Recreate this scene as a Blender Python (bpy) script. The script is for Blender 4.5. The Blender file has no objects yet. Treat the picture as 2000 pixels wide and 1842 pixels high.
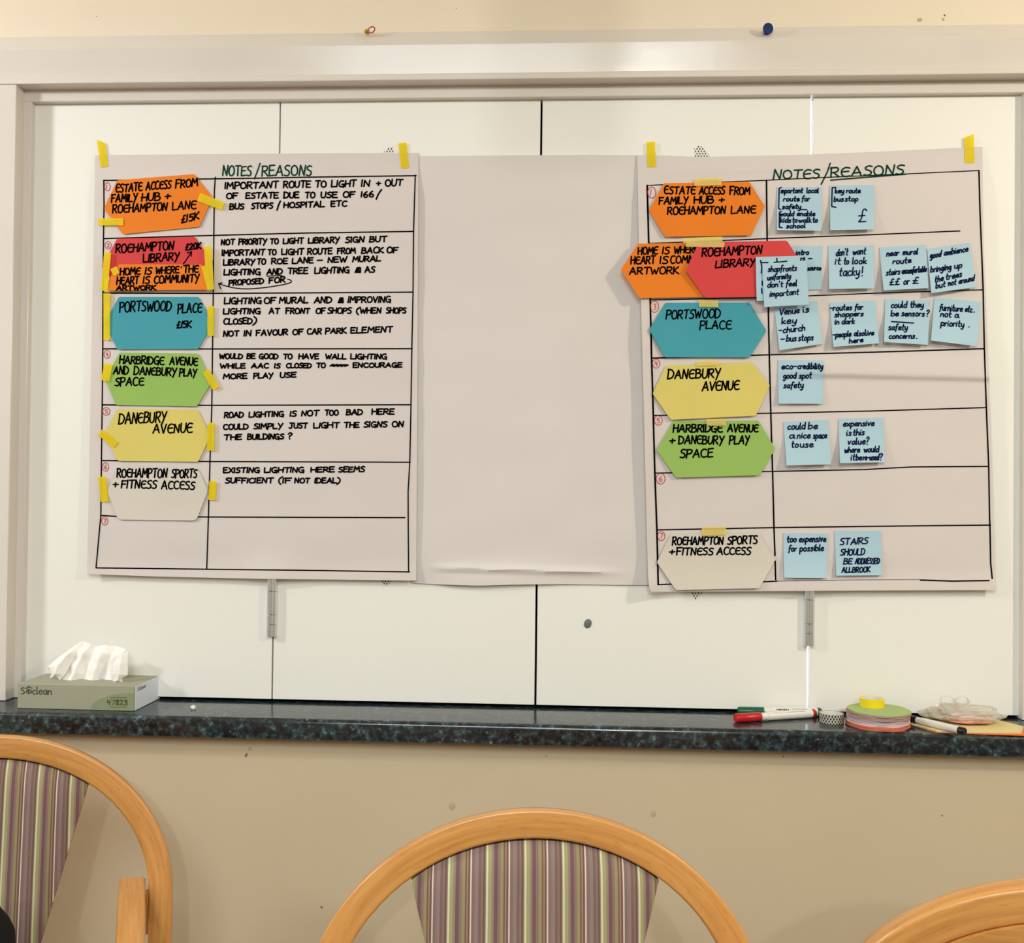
import bpy, bmesh, math, random
from mathutils import Vector, Matrix, noise
random.seed(7)
S = bpy.context.scene
COL = S.collection

# ------------------------------------------------------------------ camera
F = 2000.0; CXP = 1000.0; CYP = 921.0
YAW, PITCH, ROLL = (math.radians(a) for a in (3.055, 0.779, -0.614))
CAM = Vector((0.0, -1.87, 1.27))
def _rot():
    cy, sy, cp, sp, cr, sr = math.cos(YAW), math.sin(YAW), math.cos(PITCH), math.sin(PITCH), math.cos(ROLL), math.sin(ROLL)
    Rz = Matrix(((cy, -sy, 0), (sy, cy, 0), (0, 0, 1)))
    Rx = Matrix(((1, 0, 0), (0, cp, -sp), (0, sp, cp)))
    Ry = Matrix(((cr, 0, sr), (0, 1, 0), (-sr, 0, cr)))
    return Rz @ Rx @ Ry
RM = _rot()
cd = bpy.data.cameras.new('camera'); cam = bpy.data.objects.new('camera', cd); COL.objects.link(cam)
cd.sensor_fit = 'HORIZONTAL'; cd.sensor_width = 36; cd.lens = 36 * F / 2000
cd.clip_start = 0.05; cd.clip_end = 50
r_, f_, u_ = RM.col[0], RM.col[1], RM.col[2]
cam.matrix_world = Matrix(((r_[0], u_[0], -f_[0], CAM[0]), (r_[1], u_[1], -f_[1], CAM[1]), (r_[2], u_[2], -f_[2], CAM[2]), (0, 0, 0, 1)))
S.camera = cam
def ray(px, py): return RM @ Vector(((px - CXP) / F, 1.0, -(py - CYP) / F))
def P(px, py, Y):                      # photograph point -> point on the vertical plane y = Y
    d = ray(px, py); return CAM + d * ((Y - CAM.y) / d.y)
def PZ(px, py, z):                     # photograph point -> point on the horizontal plane at z
    d = ray(px, py); return CAM + d * ((z - CAM.z) / d.z)

# ------------------------------------------------------------------ light and exposure
def srgb(c):
    o = []
    for v in c:
        v /= 255.0; o.append(v / 12.92 if v <= 0.04045 else ((v + 0.055) / 1.055) ** 2.4)
    return (o[0], o[1], o[2], 1.0)
W = bpy.data.worlds.new('world'); S.world = W; W.use_nodes = True
W.node_tree.nodes['Background'].inputs[0].default_value = srgb((250, 246, 240))
W.node_tree.nodes['Background'].inputs[1].default_value = 0.05
def area(name, loc, target, size, power, col, sizey=None):
    l = bpy.data.lights.new(name, 'AREA'); l.energy = power; l.color = srgb(col)[:3]; l.size = size
    if sizey: l.shape = 'RECTANGLE'; l.size_y = sizey
    o = bpy.data.objects.new(name, l); COL.objects.link(o); o.location = loc
    o.rotation_euler = (Vector(target) - Vector(loc)).to_track_quat('-Z', 'Y').to_euler(); return o
area('ceiling_lamp_right', (1.95, -1.45, 2.3), (0.9, 0.0, 1.2), 0.12, 19, (255, 247, 228))
area('ceiling_lamp_left', (-2.35, -1.15, 2.25), (-0.7, 0.0, 1.2), 0.18, 20, (248, 250, 255))
area('ceiling_lamp_back', (0.30, -4.2, 2.38), (0.1, 0.0, 1.5), 0.07, 16, (250, 252, 255))
area('ceiling_panel_room', (-0.2, -2.6, 2.44), (-0.2, -2.3, 0), 1.6, 69, (236, 250, 255))
S.view_settings.view_transform = 'Standard'; S.view_settings.look = 'None'
S.view_settings.exposure = 0.09; S.view_settings.gamma = 1.0
try: S.view_settings.use_curve_mapping = False
except Exception: pass

# ------------------------------------------------------------------ materials
M = {}
def nt(m): return m.node_tree.nodes, m.node_tree.links
def mat(name, col, rough=0.6, spec=0.5, metal=0.0, var=0.0, vscale=8.0, bump=0.0, bscale=200.0, coat=0.0):
    m = bpy.data.materials.new(name); m.use_nodes = True; n, l = nt(m); b = n['Principled BSDF']
    b.inputs['Base Color'].default_value = srgb(col); b.inputs['Roughness'].default_value = rough
    b.inputs['Metallic'].default_value = metal; b.inputs['Specular IOR Level'].default_value = spec
    if coat: b.inputs['Coat Weight'].default_value = coat; b.inputs['Coat Roughness'].default_value = 0.12
    tc = n.new('ShaderNodeTexCoord')
    if var:
        t = n.new('ShaderNodeTexNoise'); t.inputs['Scale'].default_value = vscale; t.inputs['Detail'].default_value = 4
        l.new(tc.outputs['Object'], t.inputs['Vector'])
        r = n.new('ShaderNodeValToRGB'); c = srgb(col)
        r.color_ramp.elements[0].position = 0.3; r.color_ramp.elements[1].position = 0.7
        r.color_ramp.elements[0].color = tuple(x * (1 - var) for x in c[:3]) + (1,)
        r.color_ramp.elements[1].color = tuple(min(1, x * (1 + var)) for x in c[:3]) + (1,)
        l.new(t.outputs['Fac'], r.inputs['Fac']); l.new(r.outputs['Color'], b.inputs['Base Color'])
    if bump:
        t2 = n.new('ShaderNodeTexNoise'); t2.inputs['Scale'].default_value = bscale; t2.inputs['Detail'].default_value = 3
        l.new(tc.outputs['Object'], t2.inputs['Vector'])
        bp = n.new('ShaderNodeBump'); bp.inputs['Strength'].default_value = bump; bp.inputs['Distance'].default_value = 0.002
        l.new(t2.outputs['Fac'], bp.inputs['Height']); l.new(bp.outputs['Normal'], b.inputs['Normal'])
    M[name] = m; return m
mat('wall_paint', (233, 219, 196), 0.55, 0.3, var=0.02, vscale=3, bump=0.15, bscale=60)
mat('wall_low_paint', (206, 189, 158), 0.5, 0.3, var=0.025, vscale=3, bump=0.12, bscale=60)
mat('gloss_paint', (222, 214, 204), 0.18, 0.5, var=0.02, vscale=5, bump=0.22, bscale=22)
mat('door_white', (240, 238, 229), 0.42, 0.35, var=0.01, vscale=2, bump=0.05, bscale=40)
mat('dark_gap', (14, 13, 15), 0.9, 0.1)
mat('paper', (216, 207, 202), 0.75, 0.2, var=0.015, vscale=6, bump=0.06, bscale=120)
mat('paper_mid', (218, 211, 206), 0.75, 0.2, var=0.02, vscale=5, bump=0.06, bscale=90)
CARD = {'orange': (232, 126, 30), 'red': (211, 66, 66), 'blue': (66, 154, 168), 'green': (148, 184, 92), 'yellow': (216, 200, 108), 'cream': (211, 204, 190), 'straw': (226, 208, 148)}
for k, c in CARD.items(): mat('card_' + k, c, 0.7, 0.25, var=0.02, vscale=12, bump=0.03, bscale=300)
mat('sticky', (172, 203, 216), 0.7, 0.2, var=0.015, vscale=12)
mat('ink_black', (5, 3, 4), 0.8, 0.03)
mat('ink_navy', (8, 18, 56), 0.8, 0.05)
mat('ink_green', (6, 60, 44), 0.8, 0.05)
mat('ink_red', (196, 62, 66), 0.5, 0.4)
def tape_mat(name, tint, body, fac):
    m = bpy.data.materials.new(name); m.use_nodes = True; n, l = nt(m)
    b = n['Principled BSDF']; b.inputs['Base Color'].default_value = srgb(body); b.inputs['Roughness'].default_value = 0.55
    tr = n.new('ShaderNodeBsdfTransparent'); tr.inputs[0].default_value = srgb(tint)
    mx = n.new('ShaderNodeMixShader'); mx.inputs[0].default_value = fac
    l.new(tr.outputs[0], mx.inputs[1]); l.new(b.outputs[0], mx.inputs[2]); l.new(mx.outputs[0], n['Material Output'].inputs[0])
    M[name] = m
tape_mat('tape_yellow', (255, 244, 70), (248, 228, 10), 0.5)
tape_mat('tape_pale', (255, 246, 190), (246, 230, 150), 0.4)
mat('tape_roll', (238, 214, 18), 0.4, 0.4)
mat('steel', (226, 232, 240), 0.24, 0.6, metal=0.92)
mat('brass', (205, 160, 80), 0.2, 0.5, metal=1.0)
mat('plug_grey', (104, 110, 108), 0.5, 0.4)
mat('pin_blue', (14, 40, 96), 0.25, 0.5)
mat('band_red', (180, 28, 36), 0.4, 0.5)
mat('chip', (128, 112, 92), 0.8, 0.2); mat('chip_soft', (186, 168, 136), 0.8, 0.2)
mat('box_green', (160, 160, 138), 0.6, 0.3, var=0.02, vscale=20)
mat('box_arc', (140, 148, 116), 0.6, 0.3)
mat('box_side', (222, 228, 238), 0.6, 0.3, var=0.02, vscale=20)
mat('box_ink', (52, 66, 50), 0.6, 0.3)
mat('box_ink_green', (92, 112, 52), 0.6, 0.3)
mat('tissue', (248, 244, 238), 0.9, 0.1, bump=0.2, bscale=300)
mat('plastic_white', (226, 222, 212), 0.3, 0.5)
mat('plastic_red', (186, 26, 32), 0.3, 0.5)
mat('plastic_green', (16, 86, 62), 0.3, 0.5)
mat('plastic_black', (12, 12, 14), 0.35, 0.5)
mat('fabric_black', (16, 17, 20), 0.9, 0.2, bump=0.3, bscale=400)
mat('floor_carpet', (120, 104, 92), 0.95, 0.1, var=0.1, vscale=60, bump=0.5, bscale=500)
mat('ceiling_paint', (236, 230, 216), 0.8, 0.2)
for k, c in {'rose': (176, 142, 134), 'lilac': (190, 178, 186), 'pink': (238, 196, 186), 'coral': (208, 116, 90), 'leaf': (168, 190, 122)}.items():
    mat('disc_' + k, c, 0.75, 0.2)
# emissive strip of the lit kitchen behind the third joint
m = bpy.data.materials.new('kitchen_glow'); m.use_nodes = True; n, l = nt(m)
n['Principled BSDF'].inputs['Emission Color'].default_value = srgb((240, 246, 255)); n['Principled BSDF'].inputs['Emission Strength'].default_value = 5.0
M['kitchen_glow'] = m
# granite
m = bpy.data.materials.new('granite'); m.use_nodes = True; n, l = nt(m); b = n['Principled BSDF']
tc = n.new('ShaderNodeTexCoord')
t1 = n.new('ShaderNodeTexNoise'); t1.inputs['Scale'].default_value = 75; t1.inputs['Detail'].default_value = 5; t1.inputs['Roughness'].default_value = 0.65
v1 = n.new('ShaderNodeTexVoronoi'); v1.inputs['Scale'].default_value = 95
for t in (t1, v1): l.new(tc.outputs['Object'], t.inputs['Vector'])
r1 = n.new('ShaderNodeValToRGB'); e = r1.color_ramp.elements
e[0].position = 0.36; e[0].color = srgb((10, 13, 17)); e[1].position = 0.5; e[1].color = srgb((30, 40, 45))
x = e.new(0.6); x.color = srgb((52, 70, 74)); x = e.new(0.72); x.color = srgb((90, 116, 118))
l.new(t1.outputs['Fac'], r1.inputs['Fac'])
r2 = n.new('ShaderNodeValToRGB'); e = r2.color_ramp.elements
e[0].position = 0.06; e[0].color = (.5, .5, .5, 1); e[1].position = 0.3; e[1].color = (0, 0, 0, 1)
l.new(v1.outputs['Distance'], r2.inputs['Fac'])
t3 = n.new('ShaderNodeTexNoise'); t3.inputs['Scale'].default_value = 40; l.new(tc.outputs['Object'], t3.inputs['Vector'])
r3 = n.new('ShaderNodeValToRGB'); r3.color_ramp.elements[0].position = 0.56; r3.color_ramp.elements[1].position = 0.66; l.new(t3.outputs['Fac'], r3.inputs['Fac'])
mu = n.new('ShaderNodeMath'); mu.operation = 'MULTIPLY'; l.new(r2.outputs['Color'], mu.inputs[0]); l.new(r3.outputs['Color'], mu.inputs[1])
mx = n.new('ShaderNodeMix'); mx.data_type = 'RGBA'; l.new(mu.outputs[0], mx.inputs['Factor']); l.new(r1.outputs['Color'], mx.inputs[6]); mx.inputs[7].default_value = srgb((150, 164, 158))
v2 = n.new('ShaderNodeTexVoronoi'); v2.inputs['Scale'].default_value = 210; v2.inputs['Randomness'].default_value = 1.0
ds = n.new('ShaderNodeTexNoise'); ds.inputs['Scale'].default_value = 260; l.new(tc.outputs['Object'], ds.inputs['Vector'])
ad = n.new('ShaderNodeVectorMath'); ad.operation = 'MULTIPLY_ADD'; l.new(ds.outputs['Color'], ad.inputs[0]); ad.inputs[1].default_value = (0.006, 0.006, 0.006); l.new(tc.outputs['Object'], ad.inputs[2]); l.new(ad.outputs[0], v2.inputs['Vector'])
sp = n.new('ShaderNodeSeparateColor'); l.new(v2.outputs['Color'], sp.inputs[0])
r5 = n.new('ShaderNodeValToRGB'); r5.color_ramp.elements[0].color = (0.35, 0.35, 0.36, 1); r5.color_ramp.elements[1].color = (1.5, 1.55, 1.55, 1); l.new(sp.outputs[0], r5.inputs['Fac'])
m5 = n.new('ShaderNodeMix'); m5.data_type = 'RGBA'; m5.blend_type = 'MULTIPLY'; m5.inputs['Factor'].default_value = 0.85; l.new(mx.outputs[2], m5.inputs[6]); l.new(r5.outputs['Color'], m5.inputs[7])
l.new(m5.outputs[2], b.inputs['Base Color']); b.inputs['Roughness'].default_value = 0.17; b.inputs['Specular IOR Level'].default_value = 0.75
M['granite'] = m
# beech, grain along u of the UV map
m = bpy.data.materials.new('beech'); m.use_nodes = True; n, l = nt(m); b = n['Principled BSDF']
uv = n.new('ShaderNodeUVMap'); uv.uv_map = 'UVMap'
mp = n.new('ShaderNodeMapping'); mp.inputs['Scale'].default_value = (5, 90, 1); l.new(uv.outputs['UV'], mp.inputs['Vector'])
t = n.new('ShaderNodeTexNoise'); t.inputs['Scale'].default_value = 1.6; t.inputs['Detail'].default_value = 6; l.new(mp.outputs['Vector'], t.inputs['Vector'])
mp2 = n.new('ShaderNodeMapping'); mp2.inputs['Scale'].default_value = (50, 260, 1); l.new(uv.outputs['UV'], mp2.inputs['Vector'])
t2 = n.new('ShaderNodeTexNoise'); t2.inputs['Scale'].default_value = 1.0; t2.inputs['Detail'].default_value = 2; l.new(mp2.outputs['Vector'], t2.inputs['Vector'])
r = n.new('ShaderNodeValToRGB'); e = r.color_ramp.elements
e[0].position = 0.3; e[0].color = srgb((196, 133, 66)); e[1].position = 0.7; e[1].color = srgb((220, 159, 86)); l.new(t.outputs['Fac'], r.inputs['Fac'])
r2 = n.new('ShaderNodeValToRGB'); e = r2.color_ramp.elements
e[0].position = 0.25; e[0].color = (0.72, 0.66, 0.6, 1); e[1].position = 0.42; e[1].color = (1, 1, 1, 1); l.new(t2.outputs['Fac'], r2.inputs['Fac'])
mx = n.new('ShaderNodeMix'); mx.data_type = 'RGBA'; mx.blend_type = 'MULTIPLY'; mx.inputs['Factor'].default_value = 0.55
l.new(r.outputs['Color'], mx.inputs[6]); l.new(r2.outputs['Color'], mx.inputs[7]); l.new(mx.outputs[2], b.inputs['Base Color'])
b.inputs['Roughness'].default_value = 0.34; b.inputs['Coat Weight'].default_value = 0.35; b.inputs['Coat Roughness'].default_value = 0.2
M['beech'] = m
# striped upholstery: u of the UV map in metres
m = bpy.data.materials.new('stripe_fabric'); m.use_nodes = True; n, l = nt(m); b = n['Principled BSDF']
uv = n.new('ShaderNodeUVMap'); uv.uv_map = 'UVMap'; sx = n.new('ShaderNodeSeparateXYZ'); l.new(uv.outputs['UV'], sx.inputs[0])
ml = n.new('ShaderNodeMath'); ml.operation = 'MULTIPLY'; ml.inputs[1].default_value = 1 / 0.0455; l.new(sx.outputs[0], ml.inputs[0])
fr = n.new('ShaderNodeMath'); fr.operation = 'FRACT'; l.new(ml.outputs[0], fr.inputs[0])
r = n.new('ShaderNodeValToRGB'); r.color_ramp.interpolation = 'CONSTANT'; e = r.color_ramp.elements
seq = [(0.0, (226, 220, 184)), (0.05, (176, 170, 118)), (0.14, (160, 138, 126)), (0.20, (128, 96, 98)), (0.30, (150, 124, 112)), (0.37, (164, 150, 110)),
       (0.45, (132, 98, 86)), (0.49, (164, 140, 112)), (0.53, (128, 94, 90)), (0.58, (232, 212, 192)), (0.62, (142, 118, 112)), (0.70, (156, 132, 124)),
       (0.80, (134, 106, 106)), (0.87, (148, 124, 104)), (0.92, (124, 94, 94)), (0.97, (156, 140, 112))]
e[0].position = 0; e[0].color = srgb(seq[0][1]); e[1].position = seq[1][0]; e[1].color = srgb(seq[1][1])
for p_, c_ in seq[2:]:
    q = e.new(p_); q.color = srgb(c_)
l.new(fr.outputs[0], r.inputs['Fac'])
tw = n.new('ShaderNodeTexNoise'); tw.inputs['Scale'].default_value = 900; tc = n.new('ShaderNodeTexCoord'); l.new(tc.outputs['Object'], tw.inputs['Vector'])
mx = n.new('ShaderNodeMix'); mx.data_type = 'RGBA'; mx.blend_type = 'MULTIPLY'; mx.inputs['Factor'].default_value = 0.3
l.new(r.outputs['Color'], mx.inputs[6]); l.new(tw.outputs['Color'], mx.inputs[7]); l.new(mx.outputs[2], b.inputs['Base Color'])
bp = n.new('ShaderNodeBump'); bp.inputs['Strength'].default_value = 0.3; bp.inputs['Distance'].default_value = 0.001; l.new(tw.outputs['Fac'], bp.inputs['Height']); l.new(bp.outputs['Normal'], b.inputs['Normal'])
b.inputs['Roughness'].default_value = 0.9; b.inputs['Specular IOR Level'].default_value = 0.15
M['stripe_fabric'] = m
# black and white net pattern of the washi tape (UV in metres)
def net_mat(name, light, dark, scale, thr, ang=0.6):
    m = bpy.data.materials.new(name); m.use_nodes = True; n, l = nt(m); b = n['Principled BSDF']
    uv = n.new('ShaderNodeUVMap'); uv.uv_map = 'UVMap'; sx = n.new('ShaderNodeSeparateXYZ'); l.new(uv.outputs['UV'], sx.inputs[0])
    outs = []
    for sgn in (1, -1):
        a = n.new('ShaderNodeMath'); a.operation = 'MULTIPLY'; a.inputs[1].default_value = sgn * ang; l.new(sx.outputs[1], a.inputs[0])
        s = n.new('ShaderNodeMath'); s.operation = 'ADD'; l.new(sx.outputs[0], s.inputs[0]); l.new(a.outputs[0], s.inputs[1])
        k = n.new('ShaderNodeMath'); k.operation = 'MULTIPLY'; k.inputs[1].default_value = scale; l.new(s.outputs[0], k.inputs[0])
        f = n.new('ShaderNodeMath'); f.operation = 'FRACT'; l.new(k.outputs[0], f.inputs[0])
        g = n.new('ShaderNodeMath'); g.operation = 'GREATER_THAN'; g.inputs[1].default_value = thr; l.new(f.outputs[0], g.inputs[0]); outs.append(g)
    mm = n.new('ShaderNodeMath'); mm.operation = 'MULTIPLY'; l.new(outs[0].outputs[0], mm.inputs[0]); l.new(outs[1].outputs[0], mm.inputs[1])
    mx = n.new('ShaderNodeMix'); mx.data_type = 'RGBA'; l.new(mm.outputs[0], mx.inputs['Factor']); mx.inputs[6].default_value = srgb(light); mx.inputs[7].default_value = srgb(dark)
    l.new(mx.outputs[2], b.inputs['Base Color']); b.inputs['Roughness'].default_value = 0.5; M[name] = m
net_mat('net_tape', (236, 232, 222), (20, 18, 20), 190, 0.45)
net_mat('net_roll', (206, 200, 184), (38, 34, 34), 190, 0.30)
# clear plastic
m = bpy.data.materials.new('clear_plastic'); m.use_nodes = True; n, l = nt(m)
tr = n.new('ShaderNodeBsdfTransparent'); tr.inputs[0].default_value = (0.95, 0.94, 0.92, 1)
gl = n.new('ShaderNodeBsdfGlossy'); gl.inputs['Roughness'].default_value = 0.28
df = n.new('ShaderNodeBsdfDiffuse'); df.inputs[0].default_value = srgb((236, 228, 214))
lw = n.new('ShaderNodeLayerWeight'); lw.inputs[0].default_value = 0.5
a1 = n.new('ShaderNodeMixShader'); a1.inputs[0].default_value = 0.42; l.new(tr.outputs[0], a1.inputs[1]); l.new(df.outputs[0], a1.inputs[2])
a2 = n.new('ShaderNodeMixShader'); mm = n.new('ShaderNodeMath'); mm.operation = 'MULTIPLY'; mm.inputs[1].default_value = 0.3; l.new(lw.outputs['Fresnel'], mm.inputs[0])
l.new(mm.outputs[0], a2.inputs[0]); l.new(a1.outputs[0], a2.inputs[1]); l.new(gl.outputs[0], a2.inputs[2]); l.new(a2.outputs[0], n['Material Output'].inputs[0])
M['clear_plastic'] = m

# ------------------------------------------------------------------ object helpers
def tag(o, label=None, cat=None, group=None, kind=None):
    if label: o['label'] = label
    if cat: o['category'] = cat
    if group: o['group'] = group
    if kind: o['kind'] = kind
    return o
def link(name, me, material, parent=None):
    o = bpy.data.objects.new(name, me); COL.objects.link(o)
    if material: me.materials.append(M[material])
    if parent is not None: o.parent = parent
    return o
def empty(name, loc, rz=0.0):
    o = bpy.data.objects.new(name, None); COL.objects.link(o); o.location = loc; o.rotation_euler = (0, 0, rz); o.empty_display_size = 0.05
    return o
def bm_obj(name, bm, material, parent=None, smooth=True, bevel=0.0, seg=2):
    bmesh.ops.recalc_face_normals(bm, faces=bm.faces)
    me = bpy.data.meshes.new(name); bm.to_mesh(me); bm.free()
    o = link(name, me, material, parent)
    if bevel:
        b = o.modifiers.new('bevel', 'BEVEL'); b.width = bevel; b.segments = seg; b.limit_method = 'ANGLE'; b.angle_limit = 0.6
    if smooth:
        me.shade_smooth(); 
        try: me.set_sharp_from_angle(angle=0.7)
        except Exception: pass
    return o
def box(bm, x0, x1, y0, y1, z0, z1):
    v = [bm.verts.new(p) for p in ((x0, y0, z0), (x1, y0, z0), (x1, y1, z0), (x0, y1, z0), (x0, y0, z1), (x1, y0, z1), (x1, y1, z1), (x0, y1, z1))]
    for f in ((0, 3, 2, 1), (4, 5, 6, 7), (0, 1, 5, 4), (1, 2, 6, 5), (2, 3, 7, 6), (3, 0, 4, 7)): bm.faces.new([v[i] for i in f])
def box_obj(name, dims, material, parent=None, bevel=0.001):
    bm = bmesh.new(); box(bm, *dims); return bm_obj(name, bm, material, parent, True, bevel)
def prism_x(name, prof, x0, x1, material, parent=None, nx=1, bevel=0.0, jit=0.0):
    bm = bmesh.new(); rings = []
    for i in range(nx + 1):
        x = x0 + (x1 - x0) * i / nx
        rings.append([bm.verts.new((x, y + jit * noise.noise(Vector((x * 3, k, 0))), z + jit * noise.noise(Vector((x * 3, k, 5))))) for k, (y, z) in enumerate(prof)])
    for a, b in zip(rings, rings[1:]):
        for k in range(len(prof)): bm.faces.new((a[k], a[(k + 1) % len(prof)], b[(k + 1) % len(prof)], b[k]))
    bm.faces.new(rings[0]); bm.faces.new(rings[-1])
    return bm_obj(name, bm, material, parent, True, bevel)
def lathe(bm, prof, segs=32, mtx=Matrix()):
    rings = []
    for r, z in prof:
        rings.append([bm.verts.new(mtx @ Vector((r * math.cos(2 * math.pi * k / segs), r * math.sin(2 * math.pi * k / segs), z))) for k in range(segs)] if r > 1e-6 else [bm.verts.new(mtx @ Vector((0, 0, z)))])
    for a, b in zip(rings, rings[1:]):
        for k in range(segs):
            k2 = (k + 1) % segs
            if len(a) == 1 and len(b) == 1: continue
            if len(a) == 1: bm.faces.new((a[0], b[k], b[k2]))
            elif len(b) == 1: bm.faces.new((a[k], a[k2], b[0]))
            else: bm.faces.new((a[k], a[k2], b[k2], b[k]))
def tube(bm, pts, r, segs=10, closed=False):
    n_ = len(pts); rings = []
    for i, p in enumerate(pts):
        a = pts[(i - 1) % n_] if (closed or i > 0) else p; b = pts[(i + 1) % n_] if (closed or i < n_ - 1) else p
        t = (Vector(b) - Vector(a)).normalized(); up = Vector((0, 0, 1)) if abs(t.z) < 0.9 else Vector((0, 1, 0))
        s = t.cross(up).normalized(); w = s.cross(t)
        rings.append([bm.verts.new(Vector(p) + (s * math.cos(2 * math.pi * k / segs) + w * math.sin(2 * math.pi * k / segs)) * r) for k in range(segs)])
    m_ = n_ if closed else n_ - 1
    for i in range(m_):
        a, b = rings[i], rings[(i + 1) % n_]
        for k in range(segs): bm.faces.new((a[k], a[(k + 1) % segs], b[(k + 1) % segs], b[k]))
    if not closed: bm.faces.new(rings[0]); bm.faces.new(rings[-1])

# ------------------------------------------------------------------ the setting
def zt(py, Y, px=1000): return P(px, py, Y).z
def xt(px, Y, py=700): return P(px, py, Y).x
ZC = P(1047, 1383, 0).z                       # counter top height
YF = PZ(1050, 1416, ZC).y                     # counter front
YLOW = YF + 0.028                             # lower wall face
YW = -0.018                                   # wall above the hatch
XR = P(1992, 700, 0).x; XL = P(61, 700, 0).x
ROOM = (-2.7, 2.7, -4.9, 2.5)
zhead = zt(61, YW)
def struct(o): o['kind'] = 'structure'; return o
bm = bmesh.new(); box(bm, ROOM[0], ROOM[1], YW, 0.12, zhead - 0.02, ROOM[3])
box(bm, ROOM[0], XL - 0.10, YW, 0.12, ZC + 0.001, zhead - 0.02); box(bm, XR + 0.10, ROOM[1], YW, 0.12, ZC + 0.001, zhead - 0.02)
wall_up = struct(bm_obj('wall_back', bm, 'wall_paint'))
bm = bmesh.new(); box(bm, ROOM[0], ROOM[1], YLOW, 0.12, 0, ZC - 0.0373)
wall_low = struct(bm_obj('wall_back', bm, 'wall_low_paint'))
struct(box_obj('wall_left', (ROOM[0] - 0.1, ROOM[0], ROOM[2], 0.12, 0, ROOM[3]), 'wall_paint'))
struct(box_obj('wall_right', (ROOM[1], ROOM[1] + 0.1, ROOM[2], 0.12, 0, ROOM[3]), 'wall_paint'))
struct(box_obj('wall_front', (ROOM[0] - 0.1, ROOM[1] + 0.1, ROOM[2] - 0.1, ROOM[2], 0, ROOM[3]), 'wall_paint'))
struct(box_obj('floor', (ROOM[0] - 0.1, ROOM[1] + 0.1, ROOM[2] - 0.1, 0.12, -0.05, 0), 'floor_carpet'))
struct(box_obj('ceiling', (ROOM[0] - 0.1, ROOM[1] + 0.1, ROOM[2] - 0.1, 0.12, ROOM[3], ROOM[3] + 0.05), 'ceiling_paint'))
# unseen block added behind the viewer to cast the shadow band on the fascia
struct(box_obj('shadow_block', (0.083, 0.198, -2.16, -2.06, 2.13, ROOM[3]), 'ceiling_paint'))
# hatch surround
za, zb, zc_ = zhead, zt(84, -0.040), zt(143, -0.034)
zd = zt(155, -0.042); ze = zt(190, -0.014)
prof = [(YW + 0.004, za + 0.004), (YW - 0.001, za), (-0.040, zb), (-0.034, zc_), (-0.0405, zc_ - 0.0012), (-0.0440, (zc_ + zd) / 2), (-0.0445, zd), (-0.01, zd), (0.02, zd), (0.02, za)]
struct(prism_x('trim_1', prof, ROOM[0], ROOM[1], 'gloss_paint', nx=60, bevel=0.0012, jit=0.0006))
prof = [(-0.014, zd + 0.002), (-0.014, ze), (0.004, ze), (0.02, ze), (0.02, zd + 0.002)]
struct(prism_x('trim_2', prof, XL - 0.12, XR + 0.12, 'gloss_paint', nx=30, bevel=0.0015, jit=0.0004))
xa = xt(23, -0.042); xb = XL
def jamb(name, x0, x1, y0): return struct(box_obj(name, (min(x0, x1), max(x0, x1), y0, 0.03, ZC + 0.0005, (zd if y0 < -0.02 else ze) + 0.001), 'gloss_paint', bevel=0.0015))
jamb('trim_3', xa, xa - 0.13, -0.042); jamb('trim_4', xa - 0.002, xb, -0.014)
jamb('trim_5', XR + 0.032, XR + 0.17, -0.042); jamb('trim_6', XR, XR + 0.034, -0.014)
# shutter leaves
ztop, zbot = ze + 0.01, zt(1377, 0, 1047)
J = [P(540.4, 700, 0).x, P(1052.6, 700, 0).x, P(1583, 700, 0).x]
G = [0.0012, 0.0019, 0.0026]
edges = [XL - 0.012] + J + [XR + 0.012]
doors = []
for i in range(4):
    x0 = edges[i] + (G[i - 1] if i else 0); x1 = edges[i + 1] - (G[i] if i < 3 else 0)
    d = struct(box_obj('door_%d' % (i + 1), (x0, x1, 0.0, 0.018, zbot, ztop), 'door_white', bevel=0.0008)); doors.append(d)
struct(box_obj('dark_backing_left', (ROOM[0] + 0.5, J[2] - 0.03, 0.06, 0.07, ZC - 0.1, ztop + 0.05), 'dark_gap'))  # near-black sheets added behind the leaves, standing in for shade in the joints
struct(box_obj('dark_backing_right', (J[2] + 0.03, ROOM[1] - 0.5, 0.06, 0.07, ZC - 0.1, ztop + 0.05), 'dark_gap'))
kl = box_obj('kitchen_lamp', (J[2] - 0.02, J[2] + 0.02, 0.075, 0.085, zbot - 0.03, ztop + 0.12), 'kitchen_glow')
tag(kl, 'bright strip of kitchen light showing through the right-hand shutter joint', 'lamp')
def hinge(door, px, py0, py1):
    x = P(px, (py0 + py1) / 2, -0.006).x; z0 = P(px, py1, -0.006).z; z1 = P(px, py0, -0.006).z
    kz = [z0, z0 + 0.022, z0 + 0.040, z0 + 0.083, z1]
    h = None
    for k, (dx, r) in enumerate(((-0.0042, 0.0046), (0.0042, 0.0050))):
        bm = bmesh.new()
        for a, b in zip(kz, kz[1:]):
            mt = Matrix.Translation((x + dx, -0.0075, 0))
            lathe(bm, [(0, a + 0.0004), (r * 0.85, a + 0.0004), (r, a + 0.0012), (r, b - 0.0012), (r * 0.85, b - 0.0004), (0, b - 0.0004)], 20, mt)
        if k == 0:
            h = bm_obj('hinge', bm, 'steel', door)
        else:
            bm_obj('knuckle', bm, 'steel', h)
    bm = bmesh.new(); box(bm, x - 0.007, x + 0.007, -0.0045, 0.0, z0 + 0.001, z1); bm_obj('hinge_leaf', bm, 'steel', h, bevel=0.0004)
hinge(doors[0], 531, 1127, 1243); hinge(doors[2], 1580, 1146, 1262)
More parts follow.
